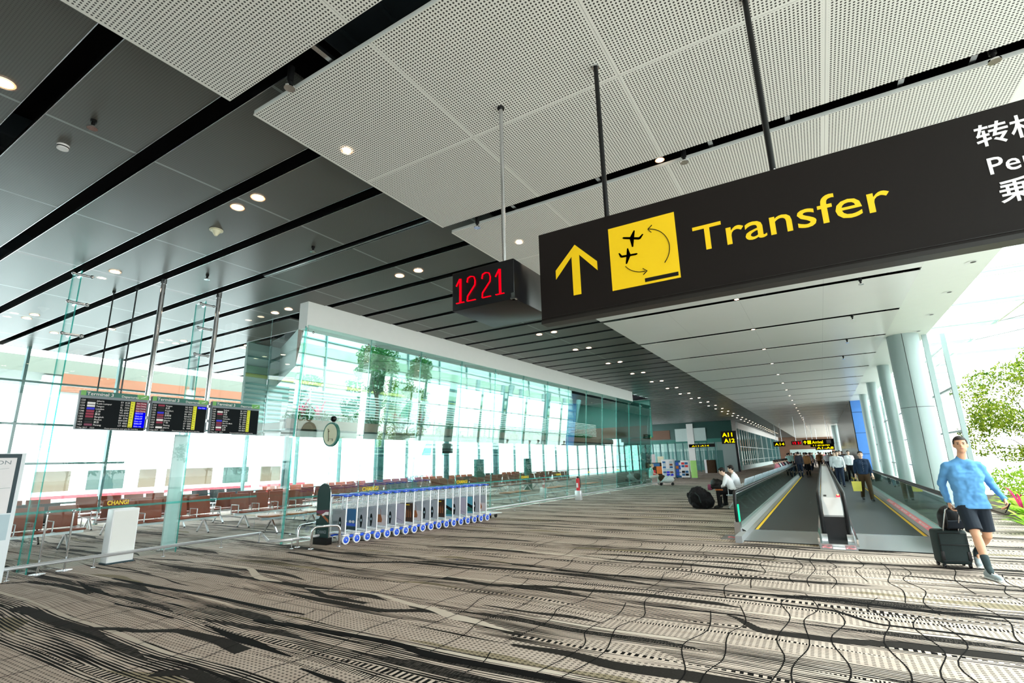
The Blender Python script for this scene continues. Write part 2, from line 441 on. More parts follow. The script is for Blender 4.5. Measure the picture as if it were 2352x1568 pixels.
# the big strokes one can see in the weave
rp_([(258, 1328), (330, 1342), (480, 1368), (620, 1398), (698, 1411)], [.05, .09, .07, .09, .03], 'stroke_black', .002)
rp_([(585, 1423), (720, 1444), (900, 1476), (1000, 1508), (1176, 1540), (1400, 1585)], [.09, .10, .08, .10, .09, .08], 'stroke_black', .002)
rp_([(175, 1335), (215, 1355), (260, 1368)], [.02, .10, .01], 'stroke_black', .002)
rp_([(262, 1388-2), (330, 1400), (400, 1420)], [.03, .05, .02], 'stroke_black', .002)
rp_([(470, 1436), (560, 1470), (670, 1508)], [.02, .13, .02], 'stroke_black', .002)
rp_([(50, 1311), (80, 1317), (118, 1326)], [.02, .06, .02], 'stroke_black', .002)
rp_([(225, 1296), (290, 1306), (348, 1318)], [.02, .05, .02], 'stroke_black', .002)
rp_([(690, 1535), (760, 1560), (850, 1600)], [.02, .06, .05], 'stroke_black', .002)
rp_([(1590, 1349), (1720, 1362), (1900, 1375), (2100, 1400), (2352, 1422)], [.03, .07, .08, .07, .07], 'stroke_black', .002)
rp_([(1176, 1296), (1400, 1320), (1500, 1329), (1665, 1343)], [.035, .04, .05, .01], 'stroke_black', .002)
rp_([(1176, 1325), (1500, 1356), (1720, 1378), (1900, 1400), (2030, 1435), (2200, 1455), (2352, 1478)], [.02, .03, .04, .06, .05, .06, .06], 'stroke_black', .002)
rp_([(1050, 1280), (1200, 1297), (1300, 1310)], [.02, .05, .02], 'stroke_black', .002)
rp_([(35, 1395), (60, 1400), (170, 1440), (300, 1447), (420, 1450), (500, 1470), (560, 1495)], [.16, .15, .10, .09, .11, .14, .16], 'stroke_brown')
rp_([(0, 1340), (70, 1336), (150, 1346), (210, 1362)], [.05, .09, .12, .10], 'stroke_brown')
rp_([(355, 1293), (450, 1310), (560, 1325), (690, 1345), (760, 1372), (840, 1385)], [.03, .14, .10, .12, .10, .08], 'stroke_brown')
rp_([(655, 1360), (740, 1378), (860, 1400), (1000, 1404), (1090, 1430), (1200, 1460)], [.04, .14, .12, .12, .10, .02], 'stroke_brown')
rp_([(355, 1545), (440, 1545), (520, 1600)], [.12, .14, .1], 'stroke_brown')
rp_([(660, 1268), (800, 1290), (950, 1292), (1100, 1308)], [.10, .12, .12, .05], 'stroke_brown')
rp_([(1020, 1326), (1120, 1342), (1300, 1350), (1500, 1368), (1640, 1385), (1700, 1395)], [.10, .13, .12, .14, .13, .03], 'stroke_brown')
rp_([(1560, 1310), (1680, 1325), (1850, 1335), (2000, 1345)], [.03, .10, .10, .02], 'stroke_brown')
rp_([(1670, 1412), (1760, 1450), (1900, 1468), (2100, 1485), (2352, 1515)], [.03, .14, .15, .16, .15], 'stroke_brown')
rp_([(1176, 1480), (1300, 1500), (1420, 1530), (1600, 1555), (1760, 1580)], [.05, .12, .16, .2, .15], 'stroke_brown')
rp_([(1720, 1275), (1900, 1290), (2100, 1300), (2352, 1312)], [.06, .12, .10, .16], 'stroke_brown')
rp_([(350, 1287), (480, 1290), (560, 1302), (610, 1330), (648, 1336)], [.04, .05, .08, .14, .02], 'stroke_cream', .0016)
rp_([(700, 1350), (850, 1362), (980, 1395), (1060, 1420), (1180, 1450)], [.03, .06, .10, .16, .02], 'stroke_cream', .0016)
rp_([(1176, 1262), (1300, 1275), (1450, 1292)], [.08, .10, .04], 'stroke_cream', .0016)
# thin wandering lines running along the hall
rnd = random.Random(3)
for gx0 in [-9.6, -9.2, -8.3, -7.6, -7.3, -6.5, -5.9, -5.2, -4.9, -4.1, -3.7, -3.2, -2.7, -2.1, -1.9, -1.2, -.95, -.55, -.35, -.1, .25, .55, .75, 1.25, 1.6, 1.75, 2.2, 2.6, 2.9]:
    y0 = 1.2+rnd.uniform(-.3, .6)
    while y0 < 9.4:
        y1 = min(10.5, y0+rnd.uniform(2.4, 3.6)); ky = []; yy = y0; s_ = rnd.choice((-1, 1)); xx = gx0+rnd.uniform(-.04, .04)
        while yy < y1: ky.append((xx, yy)); yy += rnd.uniform(.4, .75); xx = gx0+s_*rnd.uniform(.02, .09); s_ = -s_
        if len(ky) > 2:
            P_ = []
            for i_ in range(len(ky)-1):
                p0_ = ky[max(0, i_-1)]; p1_ = ky[i_]; p2_ = ky[i_+1]; p3_ = ky[min(len(ky)-1, i_+2)]
                for q in range(5):
                    u = q/5; P_.append(tuple(.5*((2*p1_[d])+(-p0_[d]+p2_[d])*u+(2*p0_[d]-5*p1_[d]+4*p2_[d]-p3_[d])*u*u+(-p0_[d]+3*p1_[d]-3*p2_[d]+p3_[d])*u**3) for d in (0, 1)))
            vs = []
            for (a_, b_) in P_: j_ = rnd.uniform(-.0015, .0015); vs += [(a_-.0055+j_, b_, .0028), (a_+.0055+j_, b_, .0028)]
            FB.add(vs, [(2*q, 2*q+1, 2*q+3, 2*q+2) for q in range(len(P_)-1)], 'stroke_black')
        y0 = y1+rnd.uniform(.05, .3)
struct(FB.build('floor'))
gb = MB(); gb.box(3.6, 120, -30, 260, -.6, -.05, 'concrete'); gb.box(-240, -22, -30, 260, -4.2, -4.0, 'apron')
tag(gb.build('outdoor_ground'), kind='structure')

# ------------------------------------------------------------------ ceilings
XR = 2.2
cw = MB(); WY = [(-4.3, -1.05)]
y = 2.46
WY.append((-1.0+.0, 2.22))
k = 0
while y < 130: WY.append((y+3.27*k if False else y, y+3.05)); y += 3.27
WYL = WY
for i, (a, b) in enumerate(WY):
    cw.box(-4.47, XR, a, b, 5.10, 5.112, 'perforated_white' if a < 8.9 else 'plain_white_ceiling')
    if a < 6: cw.box(-4.47, -4.455, a, b, 5.112, 5.15, 'white_paint'); cw.box(-4.47, XR, a, a+.01, 5.112, 5.15, 'white_paint')
struct(cw.build('ceiling'))
DY = 1.05; D0 = 1.33
cd = MB(); k = -8
dark_y = []
while D0+k*DY < 130:
    a = D0+k*DY+.095; b = D0+(k+1)*DY-.095
    yc = (a+b)/2; spans = [(-20.3, -3.9)]
    if yc > 7.6: spans = [(-20.3, -12.0-(yc-8.5)*7.6/3.6), (-9.95, -3.9)] if yc < 12 else ([(-9.95+.0385*(yc-12), -3.9)] if yc < 32.5 else [(-20.3, -3.9)])
    for u0, u1 in spans:
        cd.box(u0, u1, a, b, 5.35, 5.38, 'dark_metal_ceiling')
        for e in (a, b): cd.box(u0, u1, e-.006 if e == b else e-.002, e+.002 if e == b else e+.006, 5.343, 5.40, 'steel')
    dark_y.append(D0+k*DY); k += 1
struct(cd.build('ceiling'))
# the dark plenum above, with its services showing in the gaps
vd = MB(); vp = [(-20.5, -12), (2.2, -12), (2.2, 132), (-20.5, 132), (-20.5, 32.4), (-9.0, 32.4), (-9.95, 7.3), (-12, 8.6), (-20.5, 12.6)]
vd.prism(vp, .1, 'dark_void', Matrix.Translation((0, 0, 6.3)))
for q in range(3, 9): a_, b_ = vp[q], vp[(q+1) % 9]; vd.add([(a_[0], a_[1], 5.38), (b_[0], b_[1], 5.38), (b_[0], b_[1], 6.35), (a_[0], a_[1], 6.35)], [(0, 1, 2, 3)], 'dark_void')
vd.box(2.2, 2.3, -12, 132, 5.14, 6.3, 'dark_void')
struct(vd.build('ceiling'))
for nm, x0, x1, y0, y1, z0, z1 in [('air_duct', -11, -8.2, 1.3, 1.9, 5.75, 6.1), ('air_duct', -17, -12.5, 1.9, 2.9, 5.7, 6.1), ('air_duct', -3.6, -1.6, 2.0, 3.2, 5.65, 6.0)]:
    m = MB(); m.bbox(x0, x1, y0, y1, z0, z1, 'duct', .03)
    for q in range(4): m.box(x0+(x1-x0)*(q+.5)/4-.02, x0+(x1-x0)*(q+.5)/4+.02, y0-.02, y1+.02, z0-.02, z1+.02, 'duct')
    struct(m.build('trim_1'))
# cross rails seen in the gaps of the white ceiling
tr = MB()
for gy in (2.34, 5.62, 8.9, 12.16):
    for xx in (-3.3, -2.0, -.6, .2, 1.2, 1.75): tr.box(xx-.025, xx+.025, gy-.2, gy+.2, 5.17, 5.21, 'steel')
    tr.box(-.3, .9, gy-.05, gy+.05, 5.2, 5.3, 'duct')
struct(tr.build('trim_2'))
# linear grille let into one dark slot
gr = MB()
for yy in (5.615, 5.63, 5.645): gr.box(-9.1, -4.0, yy-.045, yy-.035, 5.35, 5.36, 'steel')
gr.box(-9.1, -4, 5.55, 5.7, 5.37, 5.39, 'black'); struct(gr.build('trim_3'))
# bright beam, and glazed canopy to its right
bm_ = MB(); bm_.box(2.2, 3.3, -6, 130, 5.10, 5.6, 'white_beam'); struct(bm_.build('trim_4'))
cp = MB()
for k in range(-3, 22):
    y0 = 1.9+k*3.02
    cp.box(3.3, 9.2, y0+.0, y0+.06, 5.38, 5.52, 'white_beam'); cp.box(3.3, 9.2, y0+.62, y0+.68, 5.38, 5.52, 'white_beam')
    cp.box(3.3, 9.2, y0+.06, y0+.62, 5.47, 5.48, 'frit')
    cp.box(3.3, 9.2, y0+.68, y0+3.02, 5.50, 5.51, 'canopy_glass')
cp.box(5.05, 5.11, -6, 60, 5.3, 5.36, 'steel'); cp.box(9.1, 9.2, -6, 60, 5.36, 5.55, 'white_beam')
for k in range(0, 8):
    cp.cyl((5.08, 1.9+k*3.02, 5.33), (7.4, 1.9+(k-1)*3.02, 5.30), .018, 'steel', 6)
    cp.cyl((5.08, 1.9+k*3.02, 5.2), (5.08, 1.9+k*3.02, 5.47), .03, 'steel', 8)
struct(cp.build('ceiling'))

mat('backdrop_pale', (.30, .41, .385), .6, var=.12, vs=.6); mat('backdrop_teal', (.08, .20, .19), .5); mat('reflection_green', (.15, .27, .20), .7, var=.5, vs=1.5); mat('reflection_lime', (.24, .30, .09), .7, var=.3, vs=1.5)  # colours of the backdrop that stands for reflections in the leaning glass
# ------------------------------------------------------------------ left: fascia and glass wall
WD = V((.0385, 1, 0)).normalized()
GB = V((-10.03, 7.14, 0))
def gw(s, z):                      # point of the leaning glass wall, s metres along it
    p = GB + WD*s; return V((p.x+.35*z/4.78, p.y-.0135*z/4.78, z))
fa = MB()
a = V((-9.72, 7.10, 0)); b = a+WD*21.3
fa.add([(a.x, a.y, 4.72), (b.x, b.y, 4.72), (b.x, b.y, 5.36), (a.x, a.y, 5.36), (a.x-.3, a.y, 4.72), (b.x-.3, b.y, 4.72), (b.x-.3, b.y, 5.36), (a.x-.3, a.y, 5.36)],
       [(0, 1, 2, 3), (4, 7, 6, 5), (0, 4, 5, 1), (3, 2, 6, 7), (0, 3, 7, 4), (1, 5, 6, 2)], 'fascia_white')
struct(fa.build('wall_left'))
# brown lined return that runs back from the corner, and the pale bulkhead over the lounge entrance
rt = MB()
rt.add([(-9.75, 7.12, 5.35), (-9.95, 7.2, 4.72), (-10.7, 7.65, 4.55), (-12.0, 8.5, 4.3), (-19.6, 12.1, 3.9), (-19.6, 12.1, 5.35), (-12.0, 8.5, 5.35)], [(0, 1, 2, 3, 6), (6, 3, 4, 5)], 'brown_wall')
rt.m[1] = rt.mi('pale_wall')
struct(rt.build('wall_left'))
pitch = 1.87; NP = 13
gp = MB()
def pane(m, s0, s1, z0, z1, mt, th=.012, gap=.006):
    A = [gw(s0+gap, z0), gw(s1-gap, z0), gw(s1-gap, z1), gw(s0+gap, z1)]
    n = (A[1]-A[0]).cross(A[3]-A[0]).normalized()*th
    B = [p-n for p in A]
    m.add([p[:] for p in A]+[p[:] for p in B], [(0, 1, 2, 3), (7, 6, 5, 4)], mt)
    m.add([p[:] for p in A]+[p[:] for p in B], [(0, 4, 5, 1), (1, 5, 6, 2), (2, 6, 7, 3), (3, 7, 4, 0)], 'glass_edge')
for i in range(NP):
    m = MB(); mt = 'glass_dark' if i >= 10 else 'glass'
    pane(m, i*pitch, (i+1)*pitch, .02, 4.78, mt)
    for s in (i*pitch+.12, (i+1)*pitch-.12):
        p = gw(s, 4.62); m.ball((p.x+.02, p.y, p.z), (.02, .03, .03), 'steel', 8, 5)
        p = gw(s, .2); m.ball((p.x+.02, p.y, p.z), (.02, .03, .03), 'steel', 8, 5)
    struct(m.build('window_%d' % (i+1)))
# vertical glass fins and thin tension rods behind the panes
fn = MB()
for i in range(0, NP+1, 1):
    a, b = gw(i*pitch, .0), gw(i*pitch, 4.78)
    fn.add([(a.x-.02, a.y, a.z), (a.x-.24, a.y, a.z), (b.x-.24, b.y, b.z), (b.x-.02, b.y, b.z)], [(0, 1, 2, 3)], 'glass_clear')
    fn.cyl((a.x-.03, a.y, a.z), (b.x-.03, b.y, b.z), .006, 'chrome', 6)
struct(fn.build('trim_5'))
# teal strip across the glass at waist height with its small lettering
bd = MB()
s0 = 0.0
p, q = gw(0, .93), gw(NP*pitch, .93)
bd.add([(p.x+.015, p.y, .93), (q.x+.015, q.y, .93), (q.x+.018, q.y, .97), (p.x+.018, p.y, .97)], [(0, 1, 2, 3)], 'glass_edge')
bd.add([(-11.38, 0, .95), (-11.38, 7.3, .95), (-11.38, 7.3, .99), (-11.38, 0, .99)], [(0, 1, 2, 3)], 'glass_edge')
for s in (1.95, 5.6, 9.3):
    p = gw(s, .985); bd.text('CHANGI', .13, 'yellow_tab', axes((p.x+.04, p.y, p.z), WD, (0.07, 0, 1)), .004, .012, w=.52)
bd.text('CHANGI', .11, 'yellow_tab', axes((-11.34, 4.37, 1.01), (0, 1, 0), (0, 0, 1)), .004, .012, w=.34)
for s in (12.0, 15.0, 18.5): p = gw(s, 1.0); bd.text('CHANGI', .1, 'yellow_tab', axes((p.x+.04, p.y, p.z), WD, (0.07, 0, 1)), .004, .012, w=.4)
struct(bd.build('trim_6'))
# left hall glass screen: panes between glass fins held by spider fittings
XL = -11.42
seams = [-3.4, -1.1, 1.2, 3.43, 5.7, 7.35]
for i in range(len(seams)-1):
    m = MB(); y0, y1 = seams[i]+.006, seams[i+1]-.006
    for z0, z1 in ((.02, 2.45), (2.46, 5.34)):
        m.add([(XL, y0, z0), (XL, y1, z0), (XL, y1, z1), (XL, y0, z1)], [(0, 1, 2, 3)], 'glass_left')
        for yy in (y0, y1): m.add([(XL, yy, z0), (XL-.012, yy, z0), (XL-.012, yy, z1), (XL, yy, z1)], [(0, 1, 2, 3)], 'glass_edge')
    struct(m.build('window_%d' % (14+i)))
m = MB(); m.add([(XL, 7.36, .02), (-10.05, 7.13, .02), (-9.72, 7.12, 4.75), (XL, 7.36, 4.75)], [(0, 1, 2, 3)], 'glass_left')
m.add([(-10.05, 7.13, .02), (-10.06, 7.08, .02), (-9.73, 7.07, 4.75), (-9.72, 7.12, 4.75)], [(0, 1, 2, 3)], 'glass_edge'); struct(m.build('window_19'))
for yy in (1.2, 3.43, 5.7):
    m = MB(); m.box(XL-.42, XL-.02, yy-.01, yy+.01, .0, 5.3, 'glass_clear')
    m.box(XL-.43, XL-.42, yy-.01, yy+.01, .0, 5.3, 'glass_edge'); m.box(XL-.02, XL-.012, yy-.01, yy+.01, 0, 5.3, 'glass_edge')
    for z in (4.05, 4.65, 5.2):
        m.cyl((XL+.05, yy-.14, z), (XL+.05, yy+.14, z), .022, 'steel', 8); m.cyl((XL-.12, yy, z), (XL+.05, yy, z), .03, 'steel', 8)
        for s in (-.14, .14): m.ball((XL+.06, yy+s, z), .035, 'steel', 8, 6)
    struct(m.build('trim_7'))

# ------------------------------------------------------------------ lounge behind the glass
ml = MB()
ml.box(-14.4, -11.9, 8.3, 33, 2.55, 2.60, 'pale_wall')                  # soffit
ml.box(-11.95, -11.9, 8.3, 33, 2.55, 2.86, 'brown_wall')
ml.box(-14.4, -12.0, 8.3, 33, 2.60, 2.78, 'concrete')
struct(ml.build('floor'))
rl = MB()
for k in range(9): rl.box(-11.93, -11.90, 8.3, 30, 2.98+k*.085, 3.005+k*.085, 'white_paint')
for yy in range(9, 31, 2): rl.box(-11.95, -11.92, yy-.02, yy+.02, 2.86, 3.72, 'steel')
tag(rl.build('reflection_railing'), 'made-up white slatted railing behind the leaning glass wall, standing for a reflected one', 'railing')  # added bars, in place of a railing mirrored in the panes
# window wall beyond
def winwall(x, y0, y1, z0, z1, hs, ms, nm, mt='mullion', w_=.07):
    m = MB()
    for yy in ms: m.box(x-.12, x+.05, yy-w_/2, yy+w_/2, z0, z1, mt)
    for z in hs: m.box(x-.06, x+.04, y0, y1, z-.03, z+.03, mt)
    m.add([(x-.05, y0, z0), (x-.05, y1, z0), (x-.05, y1, z1), (x-.05, y0, z1)], [(0, 1, 2, 3)], 'glass_clear')
    struct(m.build(nm))
winwall(-20.0, -6, 60, 0, 5.35, [.72, 3.05, 4.3], [-2+2.37*i for i in range(26)], 'window_20')
winwall(-20.0, -6, 8, 0, 5.35, [1.9], [0.2, 3.1], 'window_21')
for i, yy in enumerate([17.3-4.9, 17.3, 22.2, 27.1]):
    m = MB(); m.cyl((-17.6, yy, 0), (-17.6, yy, 5.35), .15, 'teal_steel', 20); m.cyl((-17.6, yy, 2.9), (-17.6, yy, 2.93), .158, 'steel', 20); m.cyl((-17.6, yy, 0), (-17.6, yy, .06), .2, 'steel', 20)
    struct(m.build('trim_8'))
st = MB()
for yy in (18.6, 20.8, 22.6, 25.2, 28.0): st.cyl((-13.2, yy, 2.78), (-13.3, yy+.55, 5.34), .11, 'teal_steel', 14); 
for yy in (20.2, 24.3, 28.6): st.cyl((-13.0, yy+1.5, 5.34), (-13.0, yy+.9, 3.9), .16, 'teal_steel', 12, .05)
for z in (4.2, 4.75): st.box(-13.6, -13.56, 15.5, 31, z-.03, z+.03, 'teal_steel')
struct(st.build('trim_9'))
# made-up louvred backdrop; its bands paint the garden reflected in the leaning glass
tw = MB(); tw.box(-14.6, -14.5, 8.6, 33, 2.6, 6.6, 'backdrop_pale')
for k in range(9): tw.box(-14.5, -14.44, 8.6, 33, 2.95+k*.14, 3.0+k*.14, 'backdrop_teal')
for z, h_, mt_ in ((4.30, .10, 'reflection_lime'), (4.42, .22, 'reflection_green'), (4.9, .04, 'backdrop_teal'), (5.35, .35, 'reflection_green'), (5.9, .04, 'backdrop_teal')): tw.box(-14.5, -14.46, 8.6, 33, z, z+h_, mt_)
for k in range(12): tw.box(-14.5, -14.42, 9.3+k*2.1, 9.34+k*2.1, 2.6, 6.6, 'backdrop_teal')
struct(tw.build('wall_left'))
# dark far end of the lounge
de = MB(); de.box(-20, -9.3, 33.2, 33.4, 2.9, 5.35, 'green_sign'); de.box(-20, -9.2, 31.8, 31.9, 2.9, 3.6, 'brown_wall'); struct(de.build('wall_back'))
# rails along the foot of the glass
def railing(pts, z, posts, name, label):
    m = MB(); t = thing(name, label, 'railing', (pts[0][0], pts[0][1], 0))
    o = V((pts[0][0], pts[0][1], 0))
    m.tube([V((x, y, z))-o for x, y in pts], .030, 'bright_steel', 10); m.build('rail', t)
    for x, y in posts:
        m = MB(); m.cyl(V((x, y, 0))-o, V((x, y, z))-o, .012, 'steel', 8); m.cyl(V((x, y, 0))-o, V((x, y, .008))-o, .035, 'steel', 12); m.build('post', t)
railing([(-11.05, -.5), (-11.05, 7.28), (-9.62, 6.52), (-9.42, 6.9)], .18, [(-11.05, yy) for yy in (-.2, .9, 2.0, 3.1, 4.2, 5.3, 6.4)]+[(-10.98, 7.2)], 'guard_rail', 'low steel guard rail in front of the left glass screen, kinked at its far end')
pr = [(-9.42+.0385*s_*1.65, 6.9+s_*1.65) for s_ in range(17)]
railing([(-9.42, 6.9), (-9.42+.0385*26, 32.9)], .18, pr, 'guard_rail', 'long low steel guard rail at the foot of the leaning glass wall')

# ------------------------------------------------------------------ right side: columns, windows, blue block
def column(x, y, r, label, seam=True):
    t = thing('column', label, 'column', (x, y, 0))
    m = MB(); m.cyl((0, 0, 0), (0, 0, 5.1), r, 'grey_column', 40, cap=False); m.build('shaft', t)
    m = MB(); m.cyl((0, 0, .0), (0, 0, .12), r+.02, 'steel', 40)
    for z in ((2.86,) if r > .35 else ()): m.cyl((0, 0, z), (0, 0, z+.012), r+.002, 'black', 40)
    for a_ in ((-1.72, .6) if r > .35 else ()): m.cyl(((r+.0)*math.cos(a_), r*math.sin(a_), 0), (r*math.cos(a_), r*math.sin(a_), 5.1), .007, 'black', 6)
    m.build('cladding_joint', t)
column(2.66, 19.25, .405, 'thick round grey column nearest the camera beside the moving walkway')
column(2.7, 25.6, .21, 'round pale column directly behind the thick front column')
column(2.7, 31.6, .21, 'slim round pale column, third along the walkway from the camera')
column(2.7, 37.8, .20, 'slim round pale column just before the blue wall')
column(1.95, 78.0, .4, 'distant pale column past the end of the dark and blue block')
rw = MB()
for k in range(0, 30):
    yy = 21.4+k*3.0; rw.box(3.95, 4.08, yy-.05, yy+.05, 0, 5.4, 'grey_column')
for z in (.9, 2.2, 3.6, 5.0): rw.box(3.98, 4.05, 21.4, 110, z-.03, z+.03, 'grey_column')
rw.add([(4.0, 21.4, 0), (4.0, 110, 0), (4.0, 110, 5.4), (4.0, 21.4, 5.4)], [(0, 1, 2, 3)], 'glass_clear')
struct(rw.build('window_22'))
fr = MB(); fr.box(3.17, 3.30, 19.5, 19.56, 0, 5.1, 'grey_column'); struct(fr.build('trim_10'))
bw = MB(); bw.box(2.15, 3.05, 42, 74, 0, 5.1, 'dark_wall'); bw.box(2.2, 3.05, 41.96, 42, 0, 5.1, 'blue_wall')
for z in (1.5, 2.9, 4.3): bw.box(2.2, 3.05, 41.95, 41.962, z-.01, z+.01, 'dark_wall')
struct(bw.build('wall_right'))
m = MB(); m.box(-20.5, -20.3, -10, -5, 0, 5.4, 'pale_wall'); m.box(-22, 4, -10.2, -10, 0, 6.4, 'pale_wall'); struct(m.build('wall_front'))
# ------------------------------------------------------------------ people
def person(name, label, J, cl, vox=.012, group=None, loc=(0, 0, 0), rz=0, cat='person', hands=False, fem=False, sc=1.0):
    """J: joints in metres (figure frame). cl: materials and sleeve / trouser lengths"""
    t = thing(name, label, cat, loc, rz, group)
    g = {k: V(v) for k, v in J.items()}
    skin = cl.get('skin', 'skin_light')
    up = (g['neck']-(g['hipL']+g['hipR'])/2).normalized()
    sd = (g['shL']-g['shR']).normalized(); fw = sd.cross(up).normalized()   # figure's front
    fwd = V(cl.get('look', tuple(fw))).normalized()
    hips = (g['hipL']+g['hipR'])/2; chest = g['neck']*.62+hips*.38; belly = g['neck']*.3+hips*.7
    hc = g['head']                                                     # centre of skull
    def cap(mb, a, b, ra, rb, m):
        mb.cyl(a, b, ra, m, 14, rb); mb.ball(a, ra, m, 12, 8); mb.ball(b, rb, m, 12, 8)
    def torso(mb, m, e=0.0, low=True):
        i_ = sd*.025; cap(mb, g['shR']+i_, g['shL']-i_, .050+e*.8, .050+e*.8, m); cap(mb, g['shR']+i_*2+up*.01, g['neck']-up*.02, .045+e*.6, .052+e*.2, m); cap(mb, g['shL']-i_*2+up*.01, g['neck']-up*.02, .045+e*.6, .052+e*.2, m)
        a, b = chest-sd*.075, chest+sd*.075
        cap(mb, g['shR']*.75+g['shL']*.25-up*.03, a-sd*.01, .075+e, .095+e, m); cap(mb, g['shL']*.75+g['shR']*.25-up*.03, b+sd*.01, .075+e, .095+e, m)
        cap(mb, a, b, .105+e, .105+e, m)
        cap(mb, a, belly-sd*.06, .10+e, .095+e, m); cap(mb, b, belly+sd*.06, .10+e, .095+e, m); cap(mb, chest, belly, .105+e, .10+e, m)
        if low: cap(mb, belly-sd*.055, hips-sd*.065, .095+e, .098+e, m); cap(mb, belly+sd*.055, hips+sd*.065, .095+e, .098+e, m); cap(mb, hips-sd*.05, hips+sd*.05, .10+e, .10+e, m)
    b = MB(); torso(b, skin)
    cap(b, g['neck']-up*.04, hc-V((0, 0, .05)), .052, .048, skin)
    for s in 'LR':
        cap(b, g['sh'+s], g['el'+s], .050, .038, skin); cap(b, g['el'+s], g['wr'+s], .038, .025, skin)
        cap(b, g['hip'+s], g['kn'+s], .085, .052, skin); cap(b, g['kn'+s], g['kn'+s]*.68+g['an'+s]*.32-fwd*.018, .050, .056, skin)
        cap(b, g['kn'+s]*.68+g['an'+s]*.32-fwd*.012, g['an'+s], .052, .034, skin)
        cap(b, g['an'+s]-V((0, 0, .01)), g['an'+s].lerp(g['toe'+s], .7), .030, .014, skin)
    # skull, jaw, nose, ears
    side = fwd.cross(V((0, 0, 1))).normalized(); hu = side.cross(fwd).normalized()
    HT = Matrix(((side.x, fwd.x, hu.x, hc.x), (side.y, fwd.y, hu.y, hc.y), (side.z, fwd.z, hu.z, hc.z), (0, 0, 0, 1)))
    b.ball((0, -.008, .015), (.074, .092, .10), skin, 20, 14, HT); b.ball((0, .022, -.045), (.058, .062, .068), skin, 16, 12, HT)
    b.ball((0, .052, -.085), (.030, .026, .022), skin, 10, 8, HT)
    b.add(*(lambda q: (q.v, q.f))(MB().ball((0, .090, -.012), (.012, .020, .022), skin, 10, 8)), skin, True, HT)
    for s in (-1, 1): b.ball((s*.076, -.005, -.008), (.010, .022, .030), skin, 10, 8, HT)
    vs, fs = remesh(b, vox, 3)
    body = MB(); body.add(vs, fs, skin, True)
    for s in (-1, 1):
        body.ball((s*.030, .078, .012), (.011, .008, .006), 'eye', 8, 6, HT); body.ball((s*.030, .079, .030), (.018, .007, .004), cl.get('hair', 'hair'), 8, 5, HT)
    body.ball((0, .082, -.052), (.022, .008, .006), 'lip', 8, 6, HT)
    # hands: palm, four fingers with a knuckle bend and a thumb off the side
    for s in 'LR':
        d = (g['wr'+s]-g['el'+s]).normalized(); hd = V(cl['hand'+s]).normalized() if 'hand'+s in cl else d
        pl = V(cl.get('palm'+s, tuple(fw))); pl = (pl-hd*pl.dot(hd)).normalized()          # back of hand normal
        cr = hd.cross(pl).normalized(); w_ = g['wr'+s]; curl = cl.get('curl', .5)
        T = Matrix(((cr.x, pl.x, hd.x, w_.x), (cr.y, pl.y, hd.y, w_.y), (cr.z, pl.z, hd.z, w_.z), (0, 0, 0, 1)))
        P = lambda x, y, z: T @ V((x, y, z))
        h = MB()
        if hands:
            for q in (-.026, -.009, .009, .026): cap(h, P(q*.5, 0, .0), P(q, 0, .078), .016, .012, skin)
            for q, L in zip((-.028, -.0095, .0095, .028), (.062, .076, .080, .070) if s == 'L' else (.070, .080, .076, .062)):
                a0 = P(q, 0, .080); a1 = P(q*1.08, -L*.42*curl*.8, .080+L*.45); a2 = P(q*1.05, -L*(.42+.5)*curl*1.25, .080+L*.62)
                cap(h, a0, a1, .0098, .0088, skin); cap(h, a1, a2, .0088, .0070, skin)
            tx = -1 if s == 'R' else 1
            cap(h, P(tx*.018, -.004, .022), P(tx*.046, -.018, .052), .0130, .0105, skin); cap(h, P(tx*.046, -.018, .052), P(tx*.046, -.034, .084), .0100, .0078, skin)
            vs, fs = remesh(h, .0045, 2); body.add(vs, fs, skin, True)
        else:
            cap(body, P(0, 0, -.01), P(0, 0, .075), .026, .030, skin)
            for q in (-.024, -.008, .008, .024): cap(body, P(q, 0, .08), P(q*1.05, -.03*curl*2, .135), .009, .007, skin)
            tx = -1 if s == 'R' else 1
            cap(body, P(tx*.02, 0, .03), P(tx*.05, -.02, .07), .011, .008, skin)
    body.build('body', t)
    # shirt
    m = MB(); mt = cl['shirt']; e = cl.get('loose', .016)
    torso(m, mt, e); cap(m, hips-sd*.062-up*.03+fw*.022, hips+sd*.075-up*.03+fw*.012, .106+e, .106+e, mt) if cl.get('hem') else None
    sl = cl.get('sleeve', 1.0)
    for s in 'LR':
        cap(m, g['sh'+s], g['el'+s], .050+e*.55, .041+e*.55, mt) if sl > .5 else cap(m, g['sh'+s], g['sh'+s]*.4+g['el'+s]*.6, .054+e, .050+e, mt)
        if sl > .5: q = g['el'+s].lerp(g['wr'+s], (sl-.5)*2); cap(m, g['el'+s], q, .041+e*.55, .031+e*.3, mt)
    cap(m, g['neck']-up*.03, g['neck']+up*.005, .062, .056, mt)
    vs, fs = remesh(m, vox, 2); q = MB()
    if hips.z > .7:
        zh = hips.z-(.045 if cl.get('hem') else .0)
        vs = [(v[0], v[1], max(v[2], zh)) if ((v[0]-hips.x)**2+(v[1]-hips.y)**2)**.5 < .195 or (cl.get('fold') and 1.50 < v[0] < 1.90) else v for v in vs]
    if cl.get('fold'):
        from mathutils import noise as mn
        nv = []
        for v in vs:
            p = V(v); f = (mn.noise(V((p.x*9+p.z*9, p.y*7, p.z*17-p.x*10)))*.013+mn.noise(V((p.x*24, p.y*18, p.z*30)))*.006)*min(1, max(0, ((p-g['neck']).length-.10)*8))+.002
            d = (p-(chest+belly)/2); d.z = 0; d = d.normalized() if d.length else d
            nv.append(tuple(p+d*f))
        vs = nv
    q.add(vs, fs, mt, True); so_ = q.build('shirt', t)
